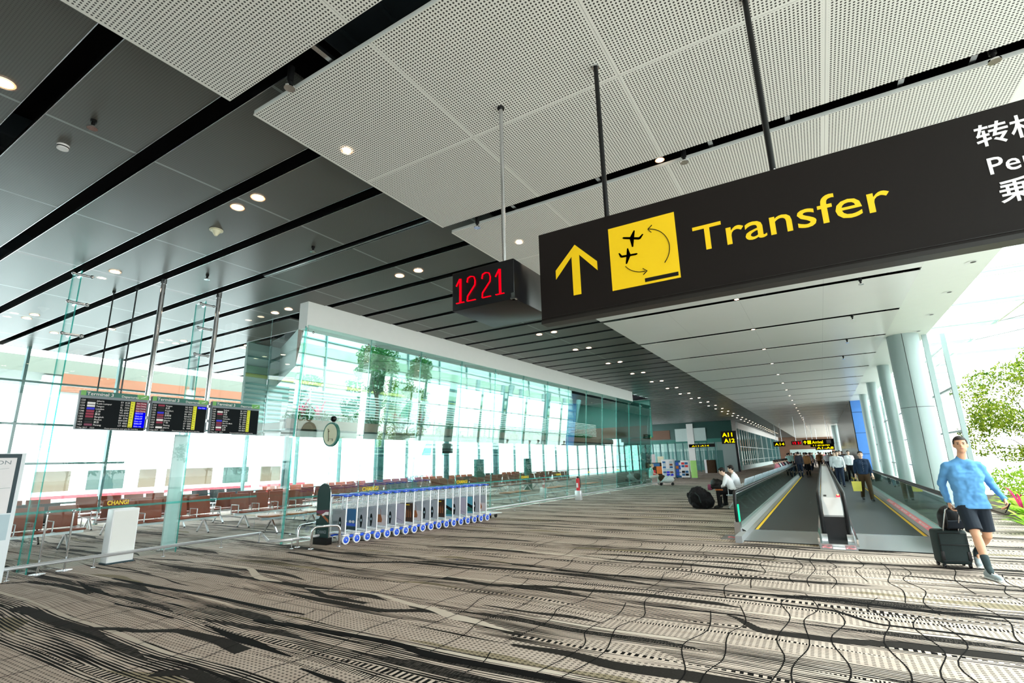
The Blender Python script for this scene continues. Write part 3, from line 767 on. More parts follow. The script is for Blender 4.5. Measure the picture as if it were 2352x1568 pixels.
    if cl.get('buttons'):
        for k in range(6): m = MB(); p = g['neck'].lerp(hips, .12+k*.13)+fw*(.118+.004*k); m.ball(p, .006, 'shirt_white', 8, 5); m.build('button', so_)
    # trousers, shorts or skirt
    m = MB(); mt = cl['trousers']; ln = cl.get('leg', 1.0); e2 = .012
    cap(m, hips-sd*.055, hips+sd*.055, (.096 if cl.get('hem') else .106)+e2*.5, (.096 if cl.get('hem') else .106)+e2*.5, mt); cap(m, belly-sd*.05, belly+sd*.05, .098, .098, mt) if not cl.get('hem') else None
    for s in 'LR':
        if ln > .5:
            cap(m, g['hip'+s], g['kn'+s], .094+e2, .062+e2, mt); q = g['kn'+s].lerp(g['an'+s], (ln-.5)*2)
            cap(m, g['kn'+s], q, .060+e2, .046+e2, mt)
        else:
            q = g['hip'+s].lerp(g['kn'+s], ln*2); cap(m, g['hip'+s]+(g['kn'+s]-g['hip'+s])*.12, q, .086+e2, .080+e2, mt)
    vs, fs = remesh(m, vox, 2); q = MB()
    if ln <= .5:
        nv = []
        for v in vs:
            p = V(v)
            for s in 'LR':
                ax = (g['kn'+s]-g['hip'+s]).normalized(); qq = g['hip'+s].lerp(g['kn'+s], ln*2); r_ = p-qq; h_ = r_.dot(ax)
                if h_ > 0 and (r_-ax*h_).length < .12: p = p-ax*h_
            nv.append(tuple(p))
        vs = nv
    q = q; q.add(vs, fs, mt, True); q.build('shorts' if ln <= .5 else 'trousers', t)
    # shoes and socks
    for s in 'LR':
        a, tt = g['an'+s], g['toe'+s]; d = (tt-a); dn = V((d.x, d.y, d.z)); L = dn.length; dn.normalize()
        fs_ = cl.get('footdir'+s); 
        hl = g.get('heel'+s, a-V((0, 0, .06))-dn*.04)
        m = MB(); sm = cl.get('shoe', 'shoe_black')
        sole = MB()
        for u_, r_, z_ in ((0, .036, .030), (.3, .038, .034), (.55, .042, .022), (.8, .044, .012), (1.0, .032, .006)):
            p = hl.lerp(tt, u_); m.ball((p.x, p.y, p.z+z_), (r_, r_, r_*.85), sm, 12, 8)
        for u_ in (.0, .15, .35, .5, .65, .8, .92): p = hl.lerp(tt, u_); m.ball((p.x, p.y, p.z+.034-.012*u_), (.041, .041, .042-.014*u_), sm, 12, 8)
        cap(m, a-V((0, 0, .01)), hl.lerp(tt, .12)+V((0, 0, .02)), .040, .040, sm)
        vs, fs = remesh(m, max(.008, vox*.8), 2); q = MB(); q.add(vs, fs, sm, True); sh = q.build('shoe', t)
        if vox < .02:
            m = MB()
            for u_ in (0, .12, .25, .4, .55, .7, .85, 1.0): p = hl.lerp(tt, u_); m.cyl((p.x, p.y, p.z-.012), (p.x, p.y, p.z+.008), .040 if u_ < 1 else .034, 'shoe_sole' if 'grey' in sm else 'black', 12)
            m.build('sole', sh)
            if 'grey' in sm:
                m = MB(); sx_ = V((-dn.y, dn.x, 0)).normalized()
                for u_ in (.34, .44, .54, .64): p = hl.lerp(tt, u_)+V((0, 0, .074-.028*u_)); m.cyl(p-sx_*.026, p+sx_*.026, .0045, 'shoe_sole', 6)
                m.build('laces', sh)
        if cl.get('sock'):
            m = MB(); k_ = g['kn'+s].lerp(a, .66); cap(m, k_, a, .047, .040, cl['sock']); cap(m, a, hl.lerp(tt, .45)+V((0, 0, .045)), .041, .034, cl['sock'])
            vs, fs = remesh(m, .01, 1); q = MB(); q.add(vs, fs, cl['sock'], True); q.build('sock', t)
    # hair
    m = MB(); hm = cl.get('hair', 'hair')
    m.ball((0, -.014, .028), (.081, .098, .098), hm, 22, 16)
    nv, nf = m.v, m.f
    keep = [f for f in nf if (lambda c: not (c[1] > .045 and c[2] < .062+.2*(c[1]-.045)) and not (abs(c[0]) > .05 and c[2] < .005 and c[1] > -.03) and c[2] > -.055)([sum(nv[i][k] for i in f)/len(f) for k in range(3)])]
    q = MB(); q.add(nv, keep, hm, True, HT)
    if cl.get('fringe', 1):
        for k in range(9): a_ = -.9+k*.225; q.ball((.062*math.sin(a_), .062*math.cos(a_)+.006, .082+.010*math.cos(a_*3)), (.024, .022, .020), hm, 8, 6, HT)
    if cl.get('long'):
        q.ball((0, -.055, -.05), (.075, .05, .11), hm, 12, 8, HT)
    q.build('hair', t)
    return t

def stand(step=.0, arm=.1, h=1.0, seat=False, lean=0.0):
    """generic joints facing -Y"""
    J = dict(head=(0, -.01-lean*1.2, 1.62), neck=(0, -lean, 1.46), shL=(.18, -lean, 1.40), shR=(-.18, -lean, 1.40), elL=(.23, .03-arm-lean, 1.13), elR=(-.23, .03+arm-lean, 1.13),
             wrL=(.24, -.06-arm*1.6-lean, .90), wrR=(-.24, .0+arm*1.3-lean, .89), hipL=(.085, 0, .92), hipR=(-.085, 0, .92),
             knL=(.09, -step*.6-.02, .50), knR=(-.09, step*.25-.03, .50), anL=(.09, -step, .09), anR=(-.09, step*1.1, .09+.10*step), toeL=(.10, -step-.17, .03), toeR=(-.10, step*1.1-.15, .03))
    return {k: (v[0]*h, v[1]*h, v[2]*h) for k, v in J.items()}
def sit(h=1.0, bow=.0):
    J = dict(head=(0, -.06-bow*1.3, 1.20-bow*.35), neck=(0, .0-bow, 1.05-bow*.2), shL=(.18, .0-bow*.9, .99-bow*.15), shR=(-.18, .0-bow*.9, .99-bow*.15), elL=(.22, -.10-bow*.7, .74), elR=(-.22, -.10-bow*.7, .74),
             wrL=(.12, -.32, .66), wrR=(-.12, -.32, .66), hipL=(.09, .03, .53), hipR=(-.09, .03, .53), knL=(.12, -.40, .53), knR=(-.12, -.40, .53),
             anL=(.12, -.40, .10), anR=(-.12, -.42, .10), toeL=(.13, -.56, .03), toeR=(-.13, -.58, .03))
    return {k: (v[0]*h, v[1]*h, v[2]*h) for k, v in J.items()}

# the man in the foreground, walking towards us with his case
JM = dict(head=(1.655, 9.22, 1.665), neck=(1.63, 9.26, 1.475), shL=(1.80, 9.27, 1.385), shR=(1.465, 9.27, 1.385),
          elL=(1.895, 9.34, 1.15), wrL=(1.955, 9.16, .955), elR=(1.385, 9.38, 1.15), wrR=(1.425, 9.42, .90),
          hipL=(1.73, 9.32, .87), hipR=(1.56, 9.29, .88), knR=(1.585, 9.10, .50), anR=(1.615, 9.02, .125), heelR=(1.595, 9.03, .015), toeR=(1.675, 8.83, .015),
          knL=(1.745, 9.36, .475), anL=(1.665, 9.73, .225), heelL=(1.66, 9.79, .16), toeL=(1.635, 9.62, .035))
man = person('person', 'man in a light blue long-sleeved top and dark shorts pulling a wheeled case', JM,
    dict(skin='skin', hair='hair_brown', shirt='shirt_blue', trousers='shorts', leg=.42, sleeve=.98, hem=True, loose=.016, fold=True, sock='sock', shoe='shoe_grey', curl=.9, fringe=0,
         handL=(.1, -.5, -.85), palmL=(.9, .1, .0), palmR=(-1, 0, .1), handR=(0.02, .1, -1), look=(-.12, -.99, .02)), .010, hands=True) if mat('shirt_blue', (.105, .31, .60), .85, var=.18, vs=7) else None
m = MB(); m.bbox(-.035, .035, -.006, .006, -.07, .07, 'black_gloss', .005)
o = m.build('mobile_phone'); o.location = (1.955, 9.085, .855); o.rotation_euler = (.5, -.1, 1.2); tag(o, 'dark mobile phone in the left hand of the man in blue', 'phone')
# wheeled case with a backpack on top
t = thing('suitcase', 'dark grey wheeled cabin case behind the man in blue', 'suitcase', (1.38, 9.72, 0), .25)
m = MB(); m.bbox(-.185, .185, -.12, .12, .045, .50, 'case_grey', .04, seg=3); m.build('shell', t)
m = MB()
for s in (-1, 1): m.bbox(s*.155-.022, s*.155+.022, -.128, -.118, .10, .22, 'black', .004)
m.bbox(-.175, .175, -.132, -.12, .30, .31, 'black', .003); m.tube([(-.165, -.124, .09), (-.165, -.124, .46), (.165, -.124, .46), (.165, -.124, .09), (-.165, -.124, .09)], .006, 'black', 6); m.build('front_pocket', t)
for sx in (-1, 1):
    for sy in (-1, 1):
        m = MB(); m.cyl((sx*.15-.012, sy*.09, .028), (sx*.15+.012, sy*.09, .028), .028, 'black_rubber', 14); m.box(sx*.15-.018, sx*.15+.018, sy*.09-.014, sy*.09+.014, .028, .06, 'black'); m.build('wheel', t)
m = MB(); m.tube([(-.09, -.10, .48), (-.08, -.275, .79), (-.06, -.285, .805), (.06, -.285, .805), (.08, -.275, .79), (.09, -.10, .48)], .009, 'steel', 8); m.cyl((-.06, -.285, .805), (.06, -.285, .805), .015, 'black', 10); m.build('pull_handle', t)
t = thing('backpack', 'black backpack strapped on top of the wheeled case', 'backpack', (1.44, 9.68, .505), .25)
m = MB()
m.ball((0, 0, .15), (.155, .10, .18), 'black', 18, 12); m.bbox(-.14, .14, -.08, .085, .0, .24, 'black', .05, seg=3); vs, fs = remesh(m, .012, 3); q = MB(); q.add(vs, fs, 'black', True); q.build('bag', t)
m = MB(); m.bbox(-.10, .10, -.125, -.07, .02, .13, 'shorts', .02, seg=3); m.build('pocket', t)
for s in (-1, 1): m = MB(); m.tube([(s*.08, -.08, .29), (s*.10, -.13, .2), (s*.10, -.12, .08), (s*.08, -.08, .01)], .012, 'black_rubber', 6); m.build('strap', t)
from mathutils import noise as mnz
def crumple(vs, a=.03, f=5.0): return [tuple(V(v)+V(v).normalized()*(mnz.noise(V(v)*f)*a+mnz.noise(V(v)*f*3)*a*.4)) for v in vs]
# man in navy with the yellow bag
JN = stand(.30, .06, .93)
person('person', 'man in a navy button shirt and brown trousers holding a yellow bag on the walkway', JN, dict(shirt='shirt_navy', trousers='trouser_brown', shoe='shoe_black', buttons=True, sleeve=.85, fringe=1), .016, loc=(1.12, 21.2, .02), rz=.1)
t = thing('shopping_bag', 'yellow paper shopping bag carried by the man in the navy shirt', 'bag', (.87, 21.12, .33))
m = MB(); m.add([(-.12, -.05, 0), (.12, -.05, 0), (.12, .05, 0), (-.12, .05, 0), (-.14, -.05, .32), (.14, -.05, .32), (.14, .05, .32), (-.14, .05, .32)], [(0, 1, 5, 4), (1, 2, 6, 5), (2, 3, 7, 6), (3, 0, 4, 7), (0, 3, 2, 1)], 'bag_yellow'); m.build('bag', t)
m = MB(); m.tube([(-.06, 0, .32), (-.04, 0, .44), (.04, 0, .44), (.06, 0, .32)], .006, 'bag_yellow', 6); m.build('handle', t)
person('person', 'man in a white shirt and dark blue jeans nearest behind the navy shirt', stand(.28, .10, .97), dict(shirt='shirt_white', trousers='trouser_navy', sleeve=.95), .018, loc=(.62, 29.5, .02), rz=.0)
person('person', 'man in a white shirt beside a dark trolley case on the right walkway', stand(.20, .04, .98), dict(shirt='shirt_white', trousers='trouser_black', sleeve=.95), .02, loc=(1.27, 34.5, .02), rz=.1)
m = MB(); m.bbox(-.16, .16, -.11, .11, .04, .56, 'black', .03); m.cyl((-.08, .09, .5), (-.08, .09, .95), .01, 'steel', 6); m.cyl((.08, .09, .5), (.08, .09, .95), .01, 'steel', 6); m.cyl((-.09, .09, .95), (.09, .09, .95), .014, 'black', 6)
for s in (-1, 1): m.cyl((s*.12-.01, 0, .025), (s*.12+.01, 0, .025), .025, 'black', 10)
tag(m.build('suitcase', loc=(.92, 34.3, .02)), 'black upright case beside the man in the second white shirt', 'suitcase')
person('person', 'person in white walking half hidden behind the first white shirt', stand(.2, .05, .97), dict(shirt='shirt_white', trousers='trouser_black'), .022, loc=(.55, 32.2, .02))
person('person', 'person in a dark jacket behind the white shirts on the right walkway', stand(.2, .05, 1.0), dict(shirt='shirt_dark', trousers='trouser_black'), .022, loc=(.95, 38, .02))
person('person', 'person in a brown jacket standing alone on the left walkway', stand(.04, .03, .97), dict(shirt='shirt_brown', trousers='trouser_black', hem=True), .022, loc=(-1.02, 44, .02), rz=PI)
person('person', 'dark figure leaning on the left handrail of the left walkway', stand(.04, .06, 1.0), dict(shirt='shirt_dark', trousers='trouser_navy'), .022, loc=(-1.42, 41, .02), rz=PI)
# seated pair at the walkway seats
person('person', 'seated dark haired person in a pale shirt bowed over a bag beside the walkway', sit(.98, .14), dict(shirt='shirt_white', trousers='trouser_black', sleeve=.95, skin='skin_light'), .014, loc=(-2.55, 17.45, 0), rz=-PI/2)
person('person', 'second seated person in a pale shirt just behind the bowed one', sit(1.0, .06), dict(shirt='shirt_white', trousers='trouser_black', sleeve=.95), .016, loc=(-2.5, 18.25, 0), rz=-PI/2)
t = thing('rucksack', 'bulky black travel rucksack on the floor at the feet of the seated pair', 'bag', (-3.55, 17.3, 0), .2)
m = MB(); m.ball((0, 0, .34), (.34, .28, .33), 'black', 16, 12); m.ball((.22, .0, .22), (.26, .25, .22), 'black', 16, 10); m.bbox(-.2, .3, -.22, .22, .02, .4, 'black', .08); vs, fs = remesh(m, .02, 3); q = MB(); q.add([(a, b, max(c, 0)) for a, b, c in crumple(vs, .07, 6)], fs, 'trouser_black', True); q.build('bag', t)
m = MB(); m.tube([(-.1, -.28, .5), (0, -.33, .4), (.05, -.31, .2)], .02, 'case_grey', 6); m.build('strap', t)
t = thing('rucksack', 'black and maroon bag resting on the knees of the bowed person', 'bag', (-2.98, 17.42, .62), 0)
m = MB(); m.ball((0, 0, .12), (.20, .18, .16), 'black', 22, 16); m.bbox(-.15, .15, -.16, .16, -.02, .16, 'black', .04); m.v = crumple(m.v, .05, 9); m.build('bag', t); m = MB(); m.bbox(-.27, -.13, -.14, .14, -.06, .12, 'maroon', .04); m.build('pocket', t)
m = MB(); m.bbox(-.03, .2, -.24, -.2, -.06, -.02, 'seat_tan', .01); m.build('trim', t)
# seated mother and pushchair
person('person', 'seated person in a mint top and cream trousers beside the pushchair', sit(.95, .02), dict(shirt='shirt_teal', trousers='trouser_cream', hair='hair_blond', sleeve=.5, shoe='shoe_black'), .02, loc=(-9.0, 31.2, 0), rz=-PI/2+PI+.3)
t = thing('pushchair', 'white and brown infant carrier pushchair at the end of the glass wall', 'pushchair', (-8.05, 31.0, 0), .2)
m = MB(); m.ball((0, 0, .33), (.42, .25, .20), 'shoe_sole', 16, 10); m.build('seat_shell', t)
m = MB(); m.ball((-.28, 0, .42), (.22, .23, .20), 'trouser_brown', 12, 8); m.build('hood', t)
m = MB(); m.tube([(-.4, -.2, .1), (0, -.22, .45), (.4, -.2, .72)], .015, 'chrome', 6); m.tube([(-.4, .2, .1), (0, .22, .45), (.4, .2, .72)], .015, 'chrome', 6); m.cyl((.4, -.2, .72), (.4, .2, .72), .02, 'black', 8); m.build('frame', t)
for sx in (-.35, .3):
    for sy in (-.22, .22): m = MB(); m.cyl((sx, sy-.02, .08), (sx, sy+.02, .08), .08, 'black', 14); m.build('wheel', t)
# far crowd: a handful of figures copied down the hall
pro = []
for i, (sh, tr_, la) in enumerate([('shirt_white', 'trouser_navy', 'white top'), ('shirt_dark', 'trouser_black', 'dark top'), ('shirt_pink', 'trouser_navy', 'pink top'), ('shirt_teal', 'trouser_black', 'mint top'), ('shirt_brown', 'trouser_brown', 'brown top')]):
    pro.append((person('person', 'x', stand(.12+.05*i, .05, .97+.012*i), dict(shirt=sh, trousers=tr_, sleeve=.6), .03), la))
rnd = random.Random(11); k = 0
used = set()
for yy in (54, 56, 58, 60, 62, 65, 68, 71, 75, 80, 86, 92):
    for xx in (-2.6, -1.2, .2, 1.3):
        x_ = xx+rnd.uniform(-.5, .5); y_ = yy+rnd.uniform(-.8, .8); pi_ = rnd.randrange(5); pr_, la = pro[pi_]
        lb = 'walker in a %s in the distant crowd beneath the arrival signs' % la; grp = 'distant crowd in %s' % la
        if pi_ not in used:
            used.add(pi_); pr_.location = (x_, y_, 0); pr_.rotation_euler = (0, 0, rnd.choice((0, PI))); pr_['label'] = lb; pr_['group'] = grp
        else: dup(pr_, (x_, y_, 0), rnd.choice((0, PI, .4)), lb, grp)
        k += 1
for pi_ in range(5):
    if pi_ not in used: pr_, la = pro[pi_]; pr_.location = (-2-pi_*.3, 57, 0); pr_['label'] = 'walker in a %s in the distant crowd beneath the arrival signs' % la; pr_['group'] = 'distant crowd in %s' % la
# people seated along the walkway seats further down
spro = [person('person', 'x', sit(.98, .05), dict(shirt=a_, trousers=b_, sleeve=.6, **({'hair': 'hair_brown'} if i == 0 else {})), .03) for i, (a_, b_) in enumerate([('shirt_pink', 'trouser_navy'), ('shirt_dark', 'trouser_black'), ('shirt_white', 'trouser_black')])]
nm_ = ['pink', 'dark', 'white']; u2 = set()
for j, (yy, i) in enumerate([(36.2, 0), (37.4, 0), (38.3, 1), (39.6, 2), (40.8, 1), (42.0, 0), (43.2, 1), (44.1, 1), (46, 2), (47.5, 1), (49, 0)]):
    lb = 'person in a %s top seated far down the row of walkway seats' % nm_[i]; gp_ = 'far seated people in %s tops' % nm_[i]
    if i not in u2: u2.add(i); o = spro[i]; o.location = (-2.5, yy, 0); o.rotation_euler = (0, 0, -PI/2); o['label'] = lb; o['group'] = gp_
    else: dup(spro[i], (-2.5, yy, 0), -PI/2, lb, gp_)

# ------------------------------------------------------------------ moving walkways
YE = 49.0; Y0 = 12.7
def balustrade(x, side, label, yst=11.55, name='moving_walkway_balustrade'):
    """glass balustrade with black handrail; side=+1: belt lies at +x"""
    t = thing(name, label, 'balustrade', (x, yst, 0)); L = YE-yst; zt = .87
    m = MB(); m.box(-.006, .006, .22, L, .16, zt-.03, 'glass_bal'); m.build('glass_panel', t)
    m = MB(); m.box(-.07, .07, -.05, L, 0, .17, 'skirt_metal'); m.box(side*.03, side*.15, -.75, L, 0, .12, 'skirt_metal')
    m.add([(side*.07, 0, .17), (side*.15, 0, .12), (side*.15, L, .12), (side*.07, L, .17)], [(0, 1, 2, 3)], 'skirt_metal')
    m.box(-.055, .055, -.12, .12, 0, .30, 'steel'); m.build('skirt', t)
    m = MB(); r = (zt-.22)/2
    pts = [(0, .12, .20), (0, .03, .24), (0, -.03, .34)]+[(0, .12-.16*math.cos(a_)*1.0, .55+.32*math.sin(a_)) for a_ in [0, .25, .5, .75, 1.0, 1.25, PI/2]]+[(0, .6, zt), (0, L, zt)]
    m.tube(pts, .034, 'black_rubber', 12); m.build('handrail', t)
    m = MB(); m.tube([(0, p[1]+.03 if p[1] < .1 else p[1], p[2]-.045) for p in pts[2:]], .014, 'chrome', 8); m.build('handrail_track', t)
    return t
bl = balustrade(-1.66, 1, 'leftmost glass balustrade of the two moving walkways')
m = MB(); m.bbox(.01, .035, .10, .22, .26, .62, 'green_lamp', .008); tag(m.build('lamp', bl), 'green lit signal strip')
br_ = balustrade(1.68, -1, 'rightmost glass balustrade of the two moving walkways, below the columns', 11.1)
m = MB(); m.add([(-.075, .2, .172), (-.152, .2, .122), (-.152, 9, .122), (-.075, 9, .172)], [(0, 3, 2, 1)], 'pink_red')
for k in range(6): m.text('MIND YOUR STEP', .06, 'white_text', axes((-.138, 1.5+1.4*k, .137), (0, -1, 0), (.84, 0, .55)), .002, w=1.0)
m.build('warning_strip', br_)
# central bank between the belts
t = thing('walkway_centre_bank', 'low steel bank with twin black handrails between the two walkways', 'walkway bank', (.03, 10.9, 0)); L = YE-10.9
m = MB(); m.box(-.16, .16, 1.05, L, .0, .76, 'bright_steel'); m.box(-.30, .30, -.05, L, 0, .06, 'steel'); m.box(-.17, .17, .55, 1.05, .0, .45, 'dark_wall')
m.add([(-.16, 1.05, .76), (.16, 1.05, .76), (.16, .85, .45), (-.16, .85, .45)], [(0, 1, 2, 3)], 'bright_steel'); m.build('body', t)
for s in (-1, 1):
    m = MB(); m.tube([(s*.20, .62, .14), (s*.20, .50, .24)]+[(s*.20, .62-.18*math.cos(a_), .52+.35*math.sin(a_)) for a_ in (0, .3, .6, .9, 1.2, PI/2)]+[(s*.20, 1.3, .87), (s*.20, L, .87)], .036, 'black_rubber', 12); m.build('handrail', t)
    m = MB(); m.box(s*.27, s*.30, -.05, L, .06, .15, 'chrome'); m.box(s*.20-.05, s*.20+.05, .45, .75, .0, .16, 'steel'); m.box(s*.2-.045, s*.2+.045, .30, .45, .06, .07, 'sticker'); m.build('skirt', t)
    m = MB(); m.add([(s*.215, 1.1, .60), (s*.30, .75, .15), (s*.30, 1.6, .15), (s*.215, 1.9, .60)], [(0, 1, 2, 3)], 'pink_red' if s > 0 else 'glass_edge'); m.build('warning_sticker', t)
m = MB(); m.bbox(.10, .158, 1.2, 1.30, .75, .80, 'red_lamp', .008); m.ball((.13, 1.22, .79), .022, 'red_core', 10, 8); tag(m.build('lamp', t), 'red lit stop signal')
m = MB(); m.box(-.12, -.07, 1.3, 1.75, .758, .765, 'black'); m.build('grille', t)
def belt(x0, x1, yp, label, plabel):
    t = thing('moving_walkway', label, 'moving walkway', ((x0+x1)/2, yp, 0)); w2 = (x1-x0)/2
    B = NT('belt_'+str(len(M))); p = B.xyz()
    rib = B.math('LESS_THAN', B.math('FRACT', B.math('DIVIDE', p[0], .012)), .5); pl = B.math('LESS_THAN', B.math('FRACT', B.math('DIVIDE', p[1], .40)), .03)
    B.bsdf(B.mix(B.math('MAXIMUM', rib, pl), (.030, .036, .040, 1), (.008, .009, .010, 1)), .5); M['belt'] = B.m
    m = MB(); m.box(-w2, w2, Y0-yp, YE-yp, -.0, .012, 'belt'); m.build('belt', t)
    m = MB()
    e = -w2+.02 if x0 < -1 else w2-.08
    m.box(e, e+.055, Y0-yp, YE-yp, .012, .016, 'yellow'); m.build('yellow_line', t)
    P_ = NT('plate'); p = P_.xyz(); d = P_.math('LESS_THAN', P_.math('FRACT', P_.math('DIVIDE', p[0], .02)), .3); d2 = P_.math('LESS_THAN', P_.math('FRACT', P_.math('DIVIDE', p[1], .02)), .3)
    P_.bsdf(P_.mix(P_.math('MAXIMUM', d, d2), (.44, .45, .46, 1), (.30, .31, .32, 1)), .32, .7); M['plate'] = P_.m
    m = MB(); m.box(-w2-.06, w2+.06, 0, Y0-yp, 0, .014, 'plate'); m.box(-w2, w2, Y0-yp-.06, Y0-yp, .014, .02, 'steel'); m.box(-w2-.06, w2+.06, -.03, 0, 0, .012, 'black'); m.build('landing_plate', t)
    return t
belt(-1.50, -.28, 11.05, 'left moving walkway belt, carrying people away', '')
belt(.34, 1.53, 10.75, 'right moving walkway belt, carrying people towards us', '')
m = MB(); m.box(-1.95, -1.57, 11.15, 11.75, 0, .013, 'plate')
for xx in (-1.76,): m.tube([(xx-.08, 11.35, .016), (xx-.03, 11.42, .016), (xx+.03, 11.33, .016), (xx+.08, 11.40, .016)], .012, 'pink_red', 6)
struct(m.build('trim_11'))
m = MB(); m.box(-.25, .30, 10.6, 10.9, 0, .012, 'plate')
for xx in (-.15, .2): m.tube([(xx-.07, 10.73, .014), (xx-.03, 10.78, .014), (xx+.03, 10.70, .014), (xx+.07, 10.76, .014)], .011, 'pink_red', 6)
m.box(-.06, .12, 10.62, 10.8, .012, .015, 'sticker'); struct(m.build('trim_11'))
# seats with their backs to the walkway
def bench(nseat, mat_s, mat_f, pan='seat_orange', arms=True, backless=False):
    t = thing('airport_bench', 'x', 'bench', (0, 0, 0)); W = .60*nseat
    for i in range(nseat):
        x = -W/2+.3+.6*i
        m = MB(); m.bbox(x-.265, x+.265, -.26, .22, .40, .44, pan, .018); m.build('seat', t)
        if not backless:
            m = MB(); T = Matrix.Translation((x, .24, .46)) @ Matrix.Rotation(-.22, 4, 'X'); m.bbox(-.265, .265, -.018, .018, .0, .46, mat_s, .014, T); m.build('backrest', t)
    m = MB(); m.box(-W/2, W/2, -.03, .03, .33, .39, mat_f)
    m.build('beam', t)
    for x in (-W/2+.3, W/2-.3):
        m = MB(); m.bar((x, 0, .34), (x, -.26, .02), .035, .035, mat_f); m.bar((x, 0, .34), (x, .28, .02), .035, .035, mat_f); m.ball((x, -.26, .015), .025, 'black', 6, 5); m.ball((x, .28, .015), .025, 'black', 6, 5); m.build('leg', t)
    if arms:
        for i in range(nseat+1):
            x = -W/2+.6*i; m = MB(); m.tube([(x, .16, .36), (x, .16, .62), (x, -.18, .62), (x, -.18, .42)], .012, mat_f, 6); m.build('armrest', t)
    return t
gb_ = bench(4, 'seat_grey', 'bright_steel', 'seat_grey')
for i in range(11):
    yy = 18.4+i*2.75
    o = gb_ if i == 0 else dup(gb_, (0, 0, 0))
    o.location = (-2.45, yy, 0); o.rotation_euler = (0, 0, -PI/2); o['group'] = 'grey benches along the walkway'
    o['label'] = ['grey bench nearest the camera along the walkway, with the seated pair', 'second grey bench along the left side of the walkway', 'third grey bench along the left side of the walkway'][i] if i < 3 else 'grey bench further down the left side of the walkway'
ob = bench(4, 'seat_orange', 'bright_steel'); kb = bench(3, 'seat_black', 'steel', 'seat_black'); tb = bench(3, 'seat_tan', 'steel', 'seat_tan', False, True)
spots = []
for r_, (xx, face) in enumerate([(-14.2, 1), (-16.2, -1), (-18.4, 1)]):
    for j in range(11): spots.append((xx, 1.0+j*2.9+.4*r_, face, r_))
used = [False]*3
rn = ['row nearest the glass', 'middle row', 'row nearest the far windows']
for j, (xx, yy, face, r_) in enumerate(spots):
    bi = 1 if (j*5+r_) % 6 == 1 else 0; src = (ob, kb)[bi]
    o = src if not used[bi] else dup(src, (0, 0, 0)); used[bi] = True
    o.location = (xx, yy, 0); o.rotation_euler = (0, 0, PI/2 if face > 0 else -PI/2)
    o['label'] = ('rust orange' if bi == 0 else 'black')+' lounge bench behind glass in the '+rn[r_]; o['group'] = ('orange' if bi == 0 else 'black')+' lounge benches, '+rn[r_]
for j, (xx, yy) in enumerate([(-12.2, 8.9), (-10.9, 14.6), (-10.7, 17.9), (-10.6, 21.4), (-10.4, 24.8)]):
    o = tb if j == 0 else dup(tb, (0, 0, 0)); o.location = (xx, yy, 0); o.rotation_euler = (0, 0, PI/2)
    o['label'] = ['tan backless bench behind the first luggage trolleys', 'tan backless bench just behind the leaning glass, past the last trolley', 'tan backless bench behind the glass, second past the trolleys', 'tan backless bench behind the glass by the fire extinguisher', 'tan backless bench at the far end of the leaning glass'][j]; o['group'] = 'tan backless benches behind the glass'
# ------------------------------------------------------------------ big hanging sign
t = thing('hanging_sign', 'long dark overhead sign reading Transfer with a yellow arrow and pictogram', 'sign', (-1.9, 3.7, 2.77))
m = MB(); m.box(0, 5.0, 0, .11, 0, .80, 'sign_face'); m.build('panel', t)
m = MB(); m.box(-.004, 5.0, -.004, .115, -.03, .0, 'sign_trim'); m.box(0, 5.0, -.006, 0, .018, .022, 'sign_trim')
for xx in (.05, .45, .95, 1.4, 1.9, 2.35, 2.9): m.ball((xx, .01, .805), (.008, .008, .008), 'chrome', 6, 4)
m.build('bottom_trim', t)
def sq(x, z): return (x+1.9, -.002, z-2.77)
m = MB(); T = FY(-1.555+1.9, -.002, 3.16-2.77)
m.prism([(-.035, -.22), (.035, -.22), (.035, .13), (.19, -.045), (.19, .035), (.0, .23), (-.19, .035), (-.19, -.045), (-.035, .13)], .003, 'yellow', T)
m.build('arrow', t)
m = MB(); m.box(-1.25+1.9, -.715+1.9, -.006, 0, 2.91-2.77, 3.448-2.77, 'yellow'); pc = m.build('pictogram', t)
m = MB(); W_ = .535; x0_, z0_ = -1.25+1.9, 2.91-2.77
# pictogram drawn on the yellow square (unit square coordinates)
def TP(u, v): return (x0_+u*W_, -.009, z0_+v*W_)
def stroke(pts, w, mt='sign_face'):
    for a, b in zip(pts[:-1], pts[1:]): m.bar(TP(*a), TP(*b), w, .004, mt)
def arc(cx, cy, r, a0, a1, n=14): return [(cx+r*math.cos(a0+(a1-a0)*i/n), cy+r*math.sin(a0+(a1-a0)*i/n)) for i in range(n+1)]
A1_ = arc(.55, .50, .345, -.75, 1.35); stroke(A1_, .006); e_ = A1_[-1]
stroke([(e_[0]-.015, e_[1]), (e_[0]+.05, e_[1]+.05)], .007); stroke([(e_[0]-.015, e_[1]), (e_[0]+.03, e_[1]-.06)], .007)
A2_ = arc(.50, .53, .33, 3.75, 4.75); stroke(A2_, .006); e_ = A2_[-1]
stroke([(e_[0]+.03, e_[1]), (e_[0]-.03, e_[1]+.05)], .008); stroke([(e_[0]+.03, e_[1]), (e_[0]-.03, e_[1]-.05)], .008)
